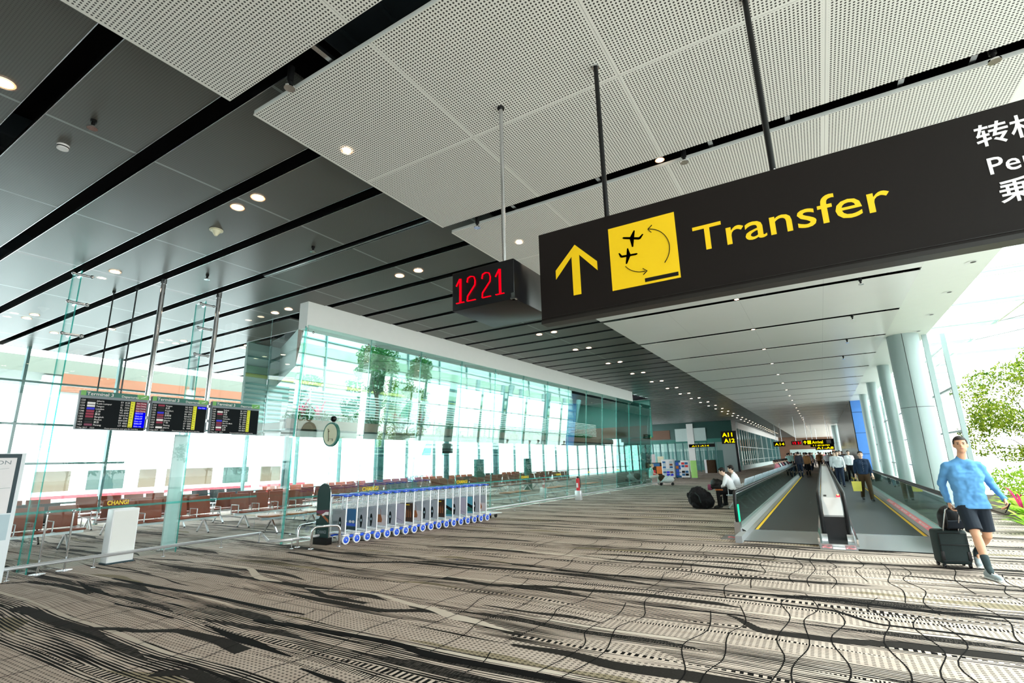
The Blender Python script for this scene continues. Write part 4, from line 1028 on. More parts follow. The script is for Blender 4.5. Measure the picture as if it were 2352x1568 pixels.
def plane(cx, cy, s, flip, rot):
    c_, s_ = math.cos(rot), math.sin(rot)
    def q(x, y): x *= flip; return (cx+s*(x*c_-y*s_), cy+s*(x*s_+y*c_))
    def poly(pp):
        pp = [TP(*q(*p)) for p in pp]; m.add([(x, -.009, z) for x, y, z in pp]+[(x, -.005, z) for x, y, z in pp], [list(range(len(pp)))[::-1], list(range(len(pp)))], 'sign_face')
    poly([(-.5, 0), (-.44, .05), (.38, .06), (.46, -.02), (.38, -.06), (-.42, -.05)])
    poly([(.34, .03), (.5, .24), (.56, .22), (.46, -.02)]); poly([(-.12, .0), (.02, .42), (.08, .40), (.12, 0)]); poly([(-.12, 0), (.10, -.46), (.17, -.44), (.12, 0)])
plane(.36, .76, .30, 1, -.28); plane(.29, .50, .28, -1, -.05)
m.box(x0_+W_*.50, x0_+W_*.975, -.010, -.006, z0_+W_*.035, z0_+W_*.09, 'sign_face')
m.build('symbol', pc)
m = MB(); m.text('Transfer', .285, 'yellow', FY(-.60+1.9, -.001, 3.085-2.77), .004, .004, w=1.20); m.build('lettering', t)
m = MB(); m.text('转机', .155, 'white_text', FY(1.05+1.9, -.001, 3.35-2.77), .004, .012); m.build('lettering', t)
m = MB(); m.text('Pertukaran', .15, 'white_text', FY(1.065+1.9, -.001, 3.155-2.77), .004, .006); m.build('lettering', t)
m = MB(); m.text('乗り継ぎ', .155, 'white_text', FY(1.085+1.9, -.001, 2.975-2.77), .004, .012)
m.build('lettering', t)
for xx in (-1.27, -.01, 1.62):
    m = MB(); m.cyl((xx+1.9, .055, .80), (xx+1.9, .055, 5.10-2.77), .021, 'black', 12); m.cyl((xx+1.9, .055, 5.085-2.77), (xx+1.9, .055, 5.10-2.77), .035, 'steel', 12); m.build('hanger_rod', t)
# clock box
t = thing('digital_clock', 'hanging black box clock showing 12 21 in red digits left of the big sign', 'clock', (-2.33, 3.76, 2.92))
m = MB(); m.bbox(-.325, .325, -.34, .34, 0, .36, 'black_gloss', .006); m.build('case', t)
m = MB()
def digit(x0, z0, ch, w=.095, h=.225):
    T = lambda u, v: (x0+u*w, -.343, z0+v*h)
    pts = {'1': [[(.0, .72), (.42, 1.0)], [(.45, 1.0), (.45, 0)], [(.0, 0), (.9, 0)]], '2': [[(0, .78), (.08, .95), (.4, 1.0), (.8, .95), (.92, .78), (.88, .6), (.05, .2), (0, 0), (.95, 0)]]}[ch]
    for pl in pts:
        for a, b in zip(pl[:-1], pl[1:]): m.bar(T(*a), T(*b), .021, .004, 'led_red')
for xx, ch in ((-.275, '1'), (-.155, '2'), (.005, '2'), (.145, '1')): digit(xx, .065, ch)
m.build('digits', t)
m = MB(); m.box(.29, .335, -.348, -.30, .0, .012, 'chrome'); m.box(.30, .335, -.35, -.345, -.004, .05, 'chrome'); m.build('latch', t)
m = MB(); m.cyl((.04, -.02, .36), (.04, -.02, 5.10-2.92), .02, 'steel', 12); m.cyl((.04, -.02, 5.08-2.92), (.04, -.02, 5.10-2.92), .036, 'black', 12); m.build('hanger_rod', t)

# ------------------------------------------------------------------ departure screens
cities = [['Jakarta', 'Kuala Lumpur', 'Yangon', 'London', '上海', '曼谷', 'Bangkok', 'Phuket', '東京', 'Penang'], ['Yangon', '北京', 'Frankfurt', '台北', '吉隆坡', 'London', 'Jakarta', '广州', 'Penang', 'Jakarta'], ['Sydney', '香港', '大阪', 'Dubai', 'Colombo', 'Jakarta', 'Ho Chi Minh', 'Jakarta', '上海', '北京']]
boards = [(3.50, 4.53), (4.60, 5.62), (5.72, 6.76)]
for bi, (y0, y1) in enumerate(boards):
    W = y1-y0; Hh = .66
    t = thing('departure_screen', ['left departures screen of the three, with red and blue remarks', 'middle departures screen of the three, with one blue remark', 'right departures screen of the three, with only a yellow gate column'][bi], 'screen', (-10.72, y0, 2.325))
    m = MB(); m.bbox(-.09, -.006, 0, W, 0, Hh, 'board_grey', .01); m.box(-.006, 0, .0, W, 0, Hh, 'board_grey'); m.build('case', t)
    m = MB(); m.box(0, .004, 0, W, Hh*.87, Hh, 'green_band'); m.box(.004, .006, 0, W*.07, Hh*.87, Hh, 'lime'); m.box(.004, .006, W*.82, W, Hh*.87, Hh, 'lime')
    m.text('Terminal 3', .078, 'white_text', FX(.006, W*.08, Hh*.885), .002, .008, w=W*.38); m.text('Departures', .055, 'white_text', FX(.006, W*.58, Hh*.885), .002, .003, w=W*.26)
    m.prism([(0, 0), (.05, .012), (.09, .04), (.08, .045), (.04, .02), (0, .01)], .002, 'white_text', FX(.007, W*.88, Hh*.90)); m.build('header', t)
    m = MB(); m.box(0, .003, W*.01, W*.99, .01, Hh*.80, 'board_dark')
    rh = Hh*.70/10
    for r in range(10):
        z = Hh*.785-rh*(r+1)+.008
        m.text('%02d%02d' % (12+r//4+bi//2, (20+7*r+bi*11) % 60), .040, 'white_text', FX(.004, W*.015, z), .001, .003, w=W*.065)
        lc = ['black', 'white_text', 'white_text', 'board_blue', 'board_red', 'board_red', 'board_red', 'black', 'black', 'maroon'][(r*(1 if bi == 0 else 3)+bi*4) % 10]
        m.box(.003, .005, W*.11, W*.22, z-.003, z+rh*.7, lc)
        m.text(cities[bi][r], .040, 'white_text', FX(.004, W*.235, z), .001, .003)
        m.text(['EY', 'CI', 'SL', 'SQ', 'VA', 'NH', 'EK', 'BW', 'TZ', 'CY'][(r+bi*3) % 10], .04, 'white_text', FX(.004, W*.585, z), .001, .003); m.text(str(8128-r*397+bi*33)[:4], .04, 'white_text', FX(.004, W*.65, z), .001, .003, w=W*.07)
    m.box(.003, .006, W*.735, W*.80, Hh*.085, Hh*.79, 'board_yellow')
    for r in range(10): m.text(['A11', 'A9', 'B3', 'A15', 'A2', 'B5', 'A18', 'A4', 'B8', 'A20'][r], .026, 'board_dark', FX(.007, W*.745, Hh*.785-rh*(r+1)+.012), .001)
    if bi == 0:
        for r in range(4): m.box(.003, .005, W*.82, W*.985, Hh*.785-rh*(r+1)+.004, Hh*.785-rh*r, 'board_red' if r != 2 else 'maroon'); m.text('Gate Closing', .032, 'white_text', FX(.006, W*.825, Hh*.785-rh*(r+1)+.014), .001, .002, w=W*.15)
        m.box(.003, .005, W*.82, W*.985, Hh*.09, Hh*.785-rh*4, 'screen_blue')
        for r in range(4, 10): m.text(['登机口开', 'Gate out'][r % 2], .032, 'white_text', FX(.006, W*.825, Hh*.785-rh*(r+1)+.014), .001, .002, w=W*.12)
    if bi == 1: m.box(.003, .005, W*.82, W*.985, Hh*.785-rh+.004, Hh*.785, 'screen_blue'); m.text('Gate Open', .032, 'white_text', FX(.006, W*.83, Hh*.785-rh+.014), .001, .002, w=W*.13)
    m.text('9 Sep 2017    12:21', .032, 'white_text', FX(.004, W*.02, .018), .001, .002); m.text('Please proceed to your gate for boarding', .026, 'white_text', FX(.004, W*.40, .018), .001, .001, w=W*.5)
    m.build('screen', t)
for i, yy in enumerate((4.565, 5.67)):
    t = thing('screen_pole', ['steel pole between the left and middle departures screens', 'steel pole between the middle and right departures screens'][i], 'pole', (-10.86, yy, 2.35))
    m = MB(); m.cyl((0, 0, 0), (0, 0, 3.0), .045, 'chrome', 18); m.build('pole', t)
    m = MB(); m.cyl((0, 0, 2.9), (0, 0, 3.0), .052, 'steel', 18); m.box(-.02, .06, -.3, .3, .2, .26, 'steel'); m.box(-.02, .06, -.3, .3, .5, .56, 'steel'); m.build('bracket', t)

for i, (xx, yy) in enumerate([(-12.4, 4.31), (-11.75, 4.47)]):
    t = thing('hanging_rod', ['thin dark rod hanging behind the left screens, further one', 'thin dark rod hanging just left of the first screen pole'][i], 'rod', (xx, yy, 3.0)); m = MB(); m.cyl((0, 0, 0), (0, 0, 2.35), .014, 'black', 8); m.build('rod', t); m = MB(); m.cyl((0, 0, 2.3), (0, 0, 2.35), .03, 'black', 10); m.cyl((0, 0, 0), (0, 0, .03), .02, 'black', 8); m.build('collar', t)
# ------------------------------------------------------------------ totem at the far left
ang = math.atan2(3.27-2.84, .07)
ux = V((.07, .43, 0)).normalized()
t = thing('information_totem', 'tall white information totem with a route map, cut off at the left edge', 'totem', (-11.47, 3.27, 0))
t.location = (-11.0, 2.98, 0); 
uy = (0, 0, 1); d = V((.16, .987, 0)).normalized()   # width direction, away to the right
T0 = axes((0, 0, 0), d, uy)
def tb_(m, u0, u1, z0, z1, w0, w1, mt, r=0):
    n_ = T0.col[2].xyz
    return m.add([tuple(T0 @ V((u, z, w_))) for u in (u0, u1) for z in (z0, z1) for w_ in (w0, w1)], [(0, 1, 3, 2), (4, 6, 7, 5), (0, 4, 5, 1), (2, 3, 7, 6), (0, 2, 6, 4), (1, 5, 7, 3)], mt)
m = MB(); tb_(m, -1.05, .05, 0, 1.93, -.12, 0, 'totem_white'); m.build('body', t)
m = MB(); tb_(m, -1.02, -.0, 1.02, 1.92, 0, .006, 'totem_frame'); m.build('frame', t)
m = MB(); tb_(m, -.99, -.05, 1.02, 1.86, .006, .010, 'sticker'); tb_(m, -1.05, .0, .62, 1.0, 0, .006, 'pale_blue')
m.text('CONNECTION', .085, 'board_grey', T0 @ Matrix.Translation((-.85, 1.76, .011)), .002, .002, w=.74)
def ln(pts, mt, w=.010):
    for a, b in zip(pts[:-1], pts[1:]): m.bar(T0 @ V((a[0], a[1], .013)), T0 @ V((b[0], b[1], .013)), w, .003, mt)
ln([(-.9, 1.58), (-.6, 1.66), (-.30, 1.68), (-.12, 1.70)], 'board_grey', .006); ln([(-.9, 1.56), (-.5, 1.57), (-.22, 1.55)], 'red', .006); ln([(-.42, 1.57), (-.30, 1.67)], 'board_blue', .03)
ln([(-.9, 1.62), (-.6, 1.66)], 'green_lamp', .03); ln([(-.95, 1.36), (-.06, 1.40)], 'teal_steel', .012); ln([(-.46, 1.37), (-.42, 1.42)], 'yellow', .04)
m.build('map_panel', t)
# white waste cabinet
t = thing('waste_cabinet', 'white box cabinet standing in front of the left glass screen behind the rail', 'cabinet', (-11.25, 4.62, 0))
m = MB(); m.bbox(-.13, .12, -.21, .21, .02, .94, 'panel_white', .015); m.build('body', t)
m = MB(); m.box(-.14, .13, -.22, .22, 0, .025, 'totem_frame'); m.build('plinth', t)
m = MB(); m.box(.12, .124, -.19, .19, .05, .90, 'white_paint'); m.build('door', t)
for i, yy in enumerate((3.95, 4.3)):
    t = thing('queue_post', ['slim steel post left of the white cabinet', 'slim steel post just left of the white cabinet, nearer it'][i], 'post', (-11.2, yy-.45+i*.0, 0))
    m = MB(); m.cyl((0, 0, 0), (0, 0, .95), .016, 'chrome', 10); m.build('pole', t)
    m = MB(); m.cyl((0, 0, 0), (0, 0, .015), .11, 'steel', 20); m.ball((0, 0, .96), (.03, .03, .025), 'steel', 10, 6); m.build('base', t)

t = thing('reflection_panel', 'tall pale upright added just behind the left glass screen, standing for a reflected fin', 'panel', (-11.85, 5.75, 0), .35)  # added solid upright, imitates a fin mirrored in the screen
m = MB(); m.bbox(-.02, .02, -.17, .17, .03, 2.35, 'pale_wall', .006); m.build('panel', t); m = MB(); m.box(-.08, .08, -.2, .2, 0, .035, 'steel'); m.build('base', t)
# ------------------------------------------------------------------ luggage trolleys
mat('advert_grey', (.42, .44, .50), .4, var=.05)
def trolley():
    t = thing('luggage_trolley', 'x', 'luggage trolley', (0, 0, 0))
    m = MB()                                                     # frame: x across, y along (handle end at -y side facing us)
    for s in (-1, 1):
        m.tube([(s*.27, -.02, .16), (s*.275, -.01, .92), (s*.255, .03, .99)], .015, 'bright_steel', 8)
        m.tube([(s*.27, -.02, .17), (s*.22, .75, .14)], .014, 'bright_steel', 6)
    m.tube([(-.255, .03, .98), (.255, .03, .98)], .013, 'bright_steel', 6)
    m.tube([(-.22, .75, .14), (.22, .75, .14)], .014, 'bright_steel', 6)
    m.build('frame', t)
    m = MB()
    for k in range(6): x = -.20+.08*k; m.tube([(x, 0, .20), (x*.85, .72, .15)], .007, 'bright_steel', 5)
    for k in range(5): yy = .06+.15*k; m.tube([(-.25+.03*k*.3, yy, .19-.01*k), (.25-.03*k*.3, yy, .19-.01*k)], .007, 'bright_steel', 5)
    m.build('deck', t)
    m = MB()                                                     # wire basket
    for z in (.72, .80, .88): m.tube([(-.24, .0, z), (-.22, .24, z+.03), (.22, .24, z+.03), (.24, .0, z)], .006, 'bright_steel', 5)
    for k in range(7): x = -.22+.073*k; m.tube([(x, .02, .70), (x, .24, .73), (x, .25, .91)], .005, 'bright_steel', 5); m.tube([(x, .0, .70), (x, .0, .90)], .005, 'bright_steel', 5)
    m.build('basket', t)
    m = MB(); m.box(-.235, .235, -.012, .0, .245, .69, 'advert_grey'); m.build('advert_board', t)
    m = MB(); m.bbox(-.30, .30, -.10, -.03, .97, 1.0, 'blue_plastic', .012); m.bbox(-.29, -.25, -.09, .10, .955, .985, 'blue_plastic', .01); m.bbox(.25, .29, -.09, .10, .955, .985, 'blue_plastic', .01); m.build('handle', t)
    for s in (-1, 1):
        m = MB(); m.cyl((s*.30-.02, -.02, .09), (s*.30+.02, -.02, .09), .09, 'wheel_white', 22); 
        m.ball((s*.30+s*.018, -.02, .09), (.012, .068, .068), 'blue_plastic', 16, 10)
        m.cyl((s*.315, -.02, .09), (s*.338, -.02, .09), .012, 'wheel_white', 8)
        m.build('wheel', t)
        m = MB(); m.bbox(s*.30-.035, s*.30+.035, -.10, .06, .16, .20, 'bright_steel', .012); m.bbox(s*.27-.03, s*.27+.02, .0, .18, .12, .18, 'blue_plastic', .012); m.build('wheel_fork', t)
    m = MB(); m.cyl((0, .72, .06), (.03, .72, .06), .055, 'black', 14); m.build('wheel', t)
    return t
def art(kind):
    m = MB(); T = FY(0, -.0125, .245); F = lambda pts, mt, h=.001: m.prism(pts, h, mt, T)
    if kind == 'watch':
        for k in range(3): F([(-.16, .395-k*.022), (.12-.03*k, .395-k*.022), (.12-.03*k, .40-k*.022), (-.16, .40-k*.022)], 'board_grey')
        pts = [(.06+.045*math.cos(a/16*2*PI), .17+.12*math.sin(a/16*2*PI)) for a in range(16)]; F(pts, 'board_dark', .0015)
        pts = [(.06+.025*math.cos(a/12*2*PI), .17+.03*math.sin(a/12*2*PI)) for a in range(12)]; F(pts, 'pale_blue', .003)
        F([(-.2, .10), (-.02, .16), (-.02, .21), (-.2, .20)], 'board_grey', .0012); F([(.03, .02), (.08, .02), (.09, .08), (.03, .08)], 'board_dark', .0014)
    elif kind == 'blue':
        F([(-.235, 0), (.235, 0), (.235, .435), (-.235, .435)], 'art_blue'); F([(-.235, 0), (.235, 0), (.235, .07), (-.235, .06)], 'totem_frame', .002)
        for c in (-.12, .04, .15): F([(c+.05*math.cos(a/10*2*PI), .17+.03*math.sin(a/10*2*PI)) for a in range(10)], 'sticker', .002)
        F([(-.235, .09), (.235, .08), (.235, .13), (-.235, .14)], 'blue_plastic', .0015)
    elif kind == 'bag':
        F([(-.235, .0), (.235, 0), (.235, .23), (-.235, .25)], 'art_pink', .0008)
        F([(-.09, .07), (.09, .07), (.11, .13), (.06, .24), (-.06, .24), (-.11, .13)], 'seat_tan', .002)
        pts = arc(0, .23, .055, 0, PI, 8)
        for a, b in zip(pts[:-1], pts[1:]): m.bar(T @ V((a[0], a[1]*1.0+(.08 if 0 < a[1]-.23 else 0), .002)), T @ V((b[0], b[1]+(.08 if 0 < b[1]-.23 else 0), .002)), .012, .002, 'seat_tan')
        for k in range(2): F([(-.16, .395-k*.022), (.1, .395-k*.022), (.1, .40-k*.022), (-.16, .40-k*.022)], 'board_grey')
    elif kind == 'dark':
        F([(-.235, 0), (.235, 0), (.235, .435), (-.235, .435)], 'art_dark'); F([(-.15, .38), (.12, .38), (.12, .40), (-.15, .40)], 'yellow', .002)
        for k in range(6): F([(-.2+.07*k, .10), (-.17+.07*k, .10), (-.165+.07*k, .30-.02*k), (-.2+.07*k, .30)], 'seat_tan', .0015)
    elif kind == 'lilac':
        F([(-.235, 0), (.235, 0), (.235, .435), (-.235, .435)], 'art_lilac')
        m.bar(T @ V((-.14, .12, .002)), T @ V((-.10, .40, .002)), .012, .002, 'board_dark'); m.bar(T @ V((-.14, .14, .002)), T @ V((.18, .05, .002)), .01, .002, 'board_dark')
    elif kind == 'green':
        F([(-.235, 0), (.235, 0), (.235, .435), (-.235, .435)], 'art_sky'); F([(-.235, .05), (.235, .22), (.235, .05)], 'green_band', .0015); F([(-.235, .30), (.235, .12), (.235, .20), (-.235, .38)], 'board_dark', .002)
    return m
mat('art_blue', (.01, .14, .36), .4, var=.3, vs=3); mat('art_pink', (.70, .62, .64), .4); mat('art_dark', (.05, .02, .01), .4, var=.5, vs=10); mat('art_lilac', (.50, .45, .58), .4); mat('art_sky', (.10, .40, .55), .4)
t0 = trolley(); kinds = ['watch', 'blue', 'watch', 'watch', 'bag', 'watch', 'lilac', 'dark', 'bag', 'watch', 'watch', 'dark', 'green', 'watch', 'lilac', 'green', 'watch', 'bag']
desc = dict(watch='grey watch', blue='blue island', bag='tan handbag', lilac='lilac', dark='dark brown', green='green landscape')
arts = {}; trs = []
ordn = ['first', 'second', 'third', 'fourth', 'fifth', 'sixth', 'seventh', 'eighth', 'ninth', 'tenth', 'eleventh', 'twelfth', 'thirteenth', 'fourteenth', 'fifteenth', 'sixteenth', 'seventeenth', 'last']
p0, p1 = V((-9.12, 7.80, 0)), V((-8.62, 12.38, 0)); rzT = -math.atan2(p1.x-p0.x, p1.y-p0.y)
for i, kd in enumerate(kinds):
    p = p0.lerp(p1, i/17)
    o = t0 if i == 0 else dup(t0, p, rzT)
    o.location = p; o.rotation_euler = (0, 0, rzT); o['group'] = 'nested luggage trolleys'; o['category'] = 'luggage trolley'
    o['label'] = 'luggage trolley with a %s advert, %s in the nested row from the camera' % (desc[kd], ordn[i])
    trs.append(o)
for o, kd in zip(trs, kinds):
    bd_ = [c for c in o.children if c.name.startswith('advert_board')][0]
    if kd not in arts: arts[kd] = art(kd).build('advert_print', bd_).data
    else: a_ = bpy.data.objects.new('advert_print', arts[kd]); COL.objects.link(a_); a_.parent = bd_
# hoop barrier, surfboard sign and round sign at the head of the row
for i, (ax, sy) in enumerate([((-9.62, 7.72), (-9.46, 7.06)), ((-8.98, 7.02), (-8.72, 7.50))]):
    a_, b_ = V((ax[0], ax[1], 0)), V((sy[0], sy[1], 0)); o = thing('hoop_barrier', ['rear chrome hoop barrier in front of the trolleys', 'front chrome hoop barrier in front of the trolleys'][i], 'barrier', a_)
    d = b_-a_; r = .10; u = d.normalized(); L = d.length; h_ = .42
    pts = [V((0, 0, 0)), V((0, 0, h_-r))]+[u*(r-r*math.cos(q))+V((0, 0, h_-r+r*math.sin(q))) for q in (.4, .8, 1.2, PI/2)]+[u*(L-r+r*math.sin(q))+V((0, 0, h_-r+r*math.cos(q))) for q in (0, .4, .8, 1.2, PI/2)]+[d]
    m = MB(); m.tube(pts, .024, 'chrome', 10); m.build('hoop', o)
    for q in (V((0, 0, 0)), d): m = MB(); m.cyl(q, q+V((0, 0, .012)), .055, 'steel', 14); m.build('foot', o)
    if i == 1: m = MB(); m.tube([(0, 0, .2), V((-9.46+8.98, .04, .2))], .018, 'chrome', 8); m.build('cross_bar', o)
t = thing('surfboard_sign', 'dark rounded board sign lettered CHANGI with coloured waves before the trolleys', 'sign', (-9.32, 7.55, 0), .05)
W2 = .185
prof = [(-W2, .10)]+[(-W2*math.cos(q), 1.0+.24*math.sin(q)) for q in [PI*k/14 for k in range(0, 15)]]+[(W2, .10)]
m = MB(); m.prism(prof, .05, 'board_tealdark' if mat('board_tealdark', (.012, .045, .042), .45) else None, FY(0, .025, 0)); m.build('board', t)
m = MB()
T = FY(0, -.0255, 0)
m.prism([(-W2, .68), (W2, .70), (W2, .58), (.04, .60), (-W2, .63)], .002, 'maroon', T); m.prism([(-W2, .52), (-.05, .60), (W2, .44), (W2, .50), (.0, .62), (-W2, .58)], .003, 'seat_tan', T)
m.prism([(-.02, .60), (.10, .66), (W2, .66), (W2, .60), (.08, .60), (.02, .57)], .004, 'sticker', T); m.prism([(-W2, .50), (-.1, .52), (-.07, .57), (-W2, .58)], .004, 'pale_blue', T)
m.text('CHANGI', .09, 'board_grey', FY(-.13, -.026, .22), .003, .004, w=.26); m.build('print', t)
m = MB(); m.box(-W2-.02, W2+.02, -.06, .08, 0, .14, 'black'); m.build('foot', t)
m = MB(); m.tube([(p[0]*1.04, 0, p[1]) for p in prof], .010, 'chrome', 8); m.build('rim', t)
t = thing('trolley_point_sign', 'round cream sign with a trolley symbol on a thin pole above the trolleys', 'sign', (-9.42, 7.72, 0), -.06)
m = MB(); m.cyl((0, 0, .1), (0, 0, 2.02), .011, 'steel', 8); m.cyl((0, 0, 0), (0, 0, .1), .05, 'steel', 12); m.build('pole', t)
m = MB(); m.cyl((0, .03, 2.30), (0, -.03, 2.30), .27, 'green_band', 40); m.build('rim', t)
m = MB(); m.disc((0, -.032, 2.30), .235, 'cream', (0, -1, 0), 40)
for a, b in (((-.08, 2.42), (-.05, 2.20)), ((-.05, 2.20), (.09, 2.20)), ((-.05, 2.20), (-.06, 2.15)), ((.09, 2.20), (.09, 2.15)), ((-.11, 2.43), (-.07, 2.42)), ((-.06, 2.36), (-.03, 2.38))): m.bar((a[0], -.036, a[1]), (b[0], -.036, b[1]), .012, .004, 'trouser_brown')
m.build('face', t)
m = MB(); m.ball((.05, 0, 2.645), .068, 'black_gloss', 18, 12); m.cyl((.03, 0, 2.56), (.04, 0, 2.60), .03, 'chrome', 10); m.build('camera_dome', t)
# fire extinguisher
t = thing('fire_extinguisher', 'red fire extinguisher on a steel stand before the leaning glass wall', 'fire extinguisher', (-8.72, 19.6, 0))
m = MB(); m.cyl((0, 0, .38), (0, 0, .82), .075, 'red', 18); m.ball((0, 0, .82), (.075, .075, .06), 'red', 14, 8); m.build('cylinder', t)
m = MB(); m.box(-.03, .03, -.03, .03, .86, .93, 'black'); m.tube([(0, 0, .92), (.09, 0, .9), (.11, 0, .7), (.1, 0, .5)], .012, 'black', 6); m.build('nozzle', t)
m = MB(); m.bbox(-.12, .12, -.10, .10, 0, .38, 'bright_steel', .01); m.cyl((-.1, .08, .38), (-.1, .08, 1.15), .012, 'steel', 6); m.build('stand', t)
m = MB(); m.box(-.04, .04, -.078, -.074, .5, .68, 'sticker'); m.build('label_plate', t)

# ------------------------------------------------------------------ ceiling fittings
def downlight(r):
    t = thing('downlight', 'x', 'downlight', (0, 0, 0))
    m = MB(); m.disc((0, 0, -.006), r, 'lamp_rim', (0, 0, -1), 24, r*.82); m.cyl((0, 0, -.008), (0, 0, 0), r+.012, 'steel', 24, cap=False); m.build('rim', t)
    m = MB(); m.disc((0, 0, -.005), r*.84, 'lamp_warm', (0, 0, -1), 24); m.build('lamp', t)
    return t
d0 = downlight(.095); d1 = downlight(.055); first = [True, True]
def put(pr_, i, loc, label, group):
    if first[i]: first[i] = False; o = pr_; o.location = loc; o['label'] = label; o['group'] = group
    else: dup(pr_, loc, 0, label, group)
def lamp(x, y, z, e=35, col=(1, .82, .62)):
    l = bpy.data.lights.new('downlight_beam', 'SPOT'); l.energy = e; l.color = col; l.spot_size = 2.3; l.spot_blend = .6; l.shadow_soft_size = .08
    o = bpy.data.objects.new('downlight_beam', l); COL.objects.link(o); o.location = (x, y, z-.03)
rows = [3.69, 7.08, 10.1, 13.12, 15.8, 19.0, 22.1, 25.2]+[28.3+3.05*i for i in range(26)]
near = {3.69: 'just ahead of the clock', 7.08: 'above the left end of the clock box', 13.12: 'seen below the clock'}
for yy in rows:
    for xx in (-6.85, -6.35):
        lb = ('left' if xx < -6.5 else 'right')+' of the paired warm downlights '+near[yy] if yy in near else 'warm downlight in the long paired row down the dark ceiling'
        put(d0, 0, (xx, yy, 5.347), lb, 'paired downlights in the dark ceiling')
    if yy < 16: lamp(-6.6, yy, 5.34, 60)
for yy in (3.83, 7.2):
    for xx in (-11.13, -10.6):
        if (xx, yy) == (-10.6, 3.83): continue
        put(d0, 0, (xx, yy, 5.347), {(-11.13, 3.83): 'single warm downlight near the top of the left glass screen', (-11.13, 7.2): 'left of two warm downlights beside the white fascia corner', (-10.6, 7.2): 'right of two warm downlights beside the white fascia corner'}[(xx, yy)], 'downlights by the left glass screen')
for xx, yy in ((-15.8, 4.0), (-16.3, 4.0), (-15.8, 7.38), (-16.3, 7.4), (-14.9, 8.8), (-15.3, 8.9), (-15.9, 5.6), (-17.5, 4.9)): put(d0, 0, (xx, yy, 5.347), 'warm downlight far left behind the glass screen', 'far left downlights behind glass')
put(d0, 0, (-6.36, 1.04, 5.347), 'warm downlight cut off by the left edge near the top', 'downlights at the left edge')
for i, yy in enumerate([5.56, 8.87, 12.11, 15.45]+[18.7+3.27*j for j in range(24)]):
    put(d1, 1, (-1.17, yy, 5.10), ['glaring lamp in the gap of the white ceiling above the Transfer sign', 'lamp in the white ceiling hidden behind the Transfer sign', 'first lamp under the Transfer sign in the white ceiling', 'second lamp under the Transfer sign in the white ceiling'][i] if i < 4 else 'small lamp in the line along the white ceiling', 'lamps along the white ceiling')
    if i < 5: lamp(-1.17, yy, 5.08, 40)
put(d1, 1, (-4.14, 3.38, 5.095), 'lamp glowing through the perforated panel near its left edge', 'lamps above the perforated panels')
put(d1, 1, (-3.75, 6.6, 5.095), 'faint lamp in the perforated panel above the clock', 'lamps above the perforated panels')
# lamps set in the right hand beam
sp_ = thing('beam_spotlight', 'x', 'spotlight', (0, 0, 0)); m = MB(); m.disc((0, 0, -.004), .10, 'white_paint', (0, 0, -1), 20); m.build('rim', sp_); m = MB(); m.disc((.03, 0, -.008), .045, 'black', (0, 0, -1), 16); m.build('lamp', sp_)
for i, yy in enumerate([7.9, 10.1, 12.3, 14.45, 16.65, 18.8, 23, 25.2]):
    o = sp_ if i == 0 else dup(sp_, (0, 0, 0)); o.location = (2.98, yy, 5.098); o['label'] = 'unlit recessed spotlight in the white beam above the columns'; o['group'] = 'spotlights in the white beam'
# smoke detector, sprinklers, signal dome
t = thing('smoke_detector', 'round white smoke detector on the dark ceiling at upper left', 'smoke detector', (-7.12, 1.75, 5.35)); m = MB(); m.cyl((0, 0, -.05), (0, 0, 0), .055, 'white_text', 20, .06); m.build('body', t)
m = MB(); m.cyl((0, 0, -.035), (0, 0, -.022), .0585, 'black', 20, cap=False); m.build('slots', t)
t = thing('antenna_dome', 'pale green cone shaped antenna under the dark ceiling', 'antenna', (-7.84, 3.93, 5.35)); m = MB(); m.cyl((0, 0, -.012), (0, 0, 0), .10, 'cream', 24); m.cyl((0, 0, -.10), (0, 0, -.012), .02, 'cream', 20, .075); m.build('dome', t)
def sprinkler():
    t = thing('sprinkler', 'x', 'sprinkler', (0, 0, 0)); m = MB(); m.cyl((0, 0, -.04), (0, 0, .12), .03, 'black', 12); m.cyl((0, 0, -.10), (0, 0, -.04), .018, 'black', 8); m.build('stem', t)
    m = MB(); m.cyl((0, 0, -.115), (0, 0, -.10), .05, 'chrome', 14); m.build('deflector', t); return t
s0_ = sprinkler()
for i, (x, y, z, lb) in enumerate([(-3.73, 2.36, 5.12, 'sprinkler hanging in the first dark gap of the white ceiling'), (-.9, 5.6, 5.10, 'sprinkler beside the glaring lamp above the Transfer sign'), (-3.9, 5.62, 5.1, 'sprinkler above the clock in the ceiling gap'), (1.85, 5.58, 5.13, 'sprinkler with a red ring near the top right corner'),
    (-6.3, 1.75, 5.36, 'small sprinkler beside the round smoke detector'), (-7.1, 5.2, 5.36, 'small dark sprinkler under the dark ceiling left of the clock'), (-9.9, 4.9, 5.36, 'small sprinkler by the top of the right screen pole'), (1.2, 12.2, 5.1, 'sprinkler in the white ceiling beneath the sign, first gap'), (1.2, 15.5, 5.1, 'sprinkler in the white ceiling beneath the sign, second gap'), (1.2, 18.75, 5.1, 'sprinkler in the white ceiling beneath the sign, third gap'), (1.2, 22.0, 5.1, 'sprinkler in the white ceiling beneath the sign, fourth gap')]):
    o = s0_ if i == 0 else dup(s0_, (0, 0, 0)); o.location = (x, y, z); o['label'] = lb; o['group'] = 'sprinklers'

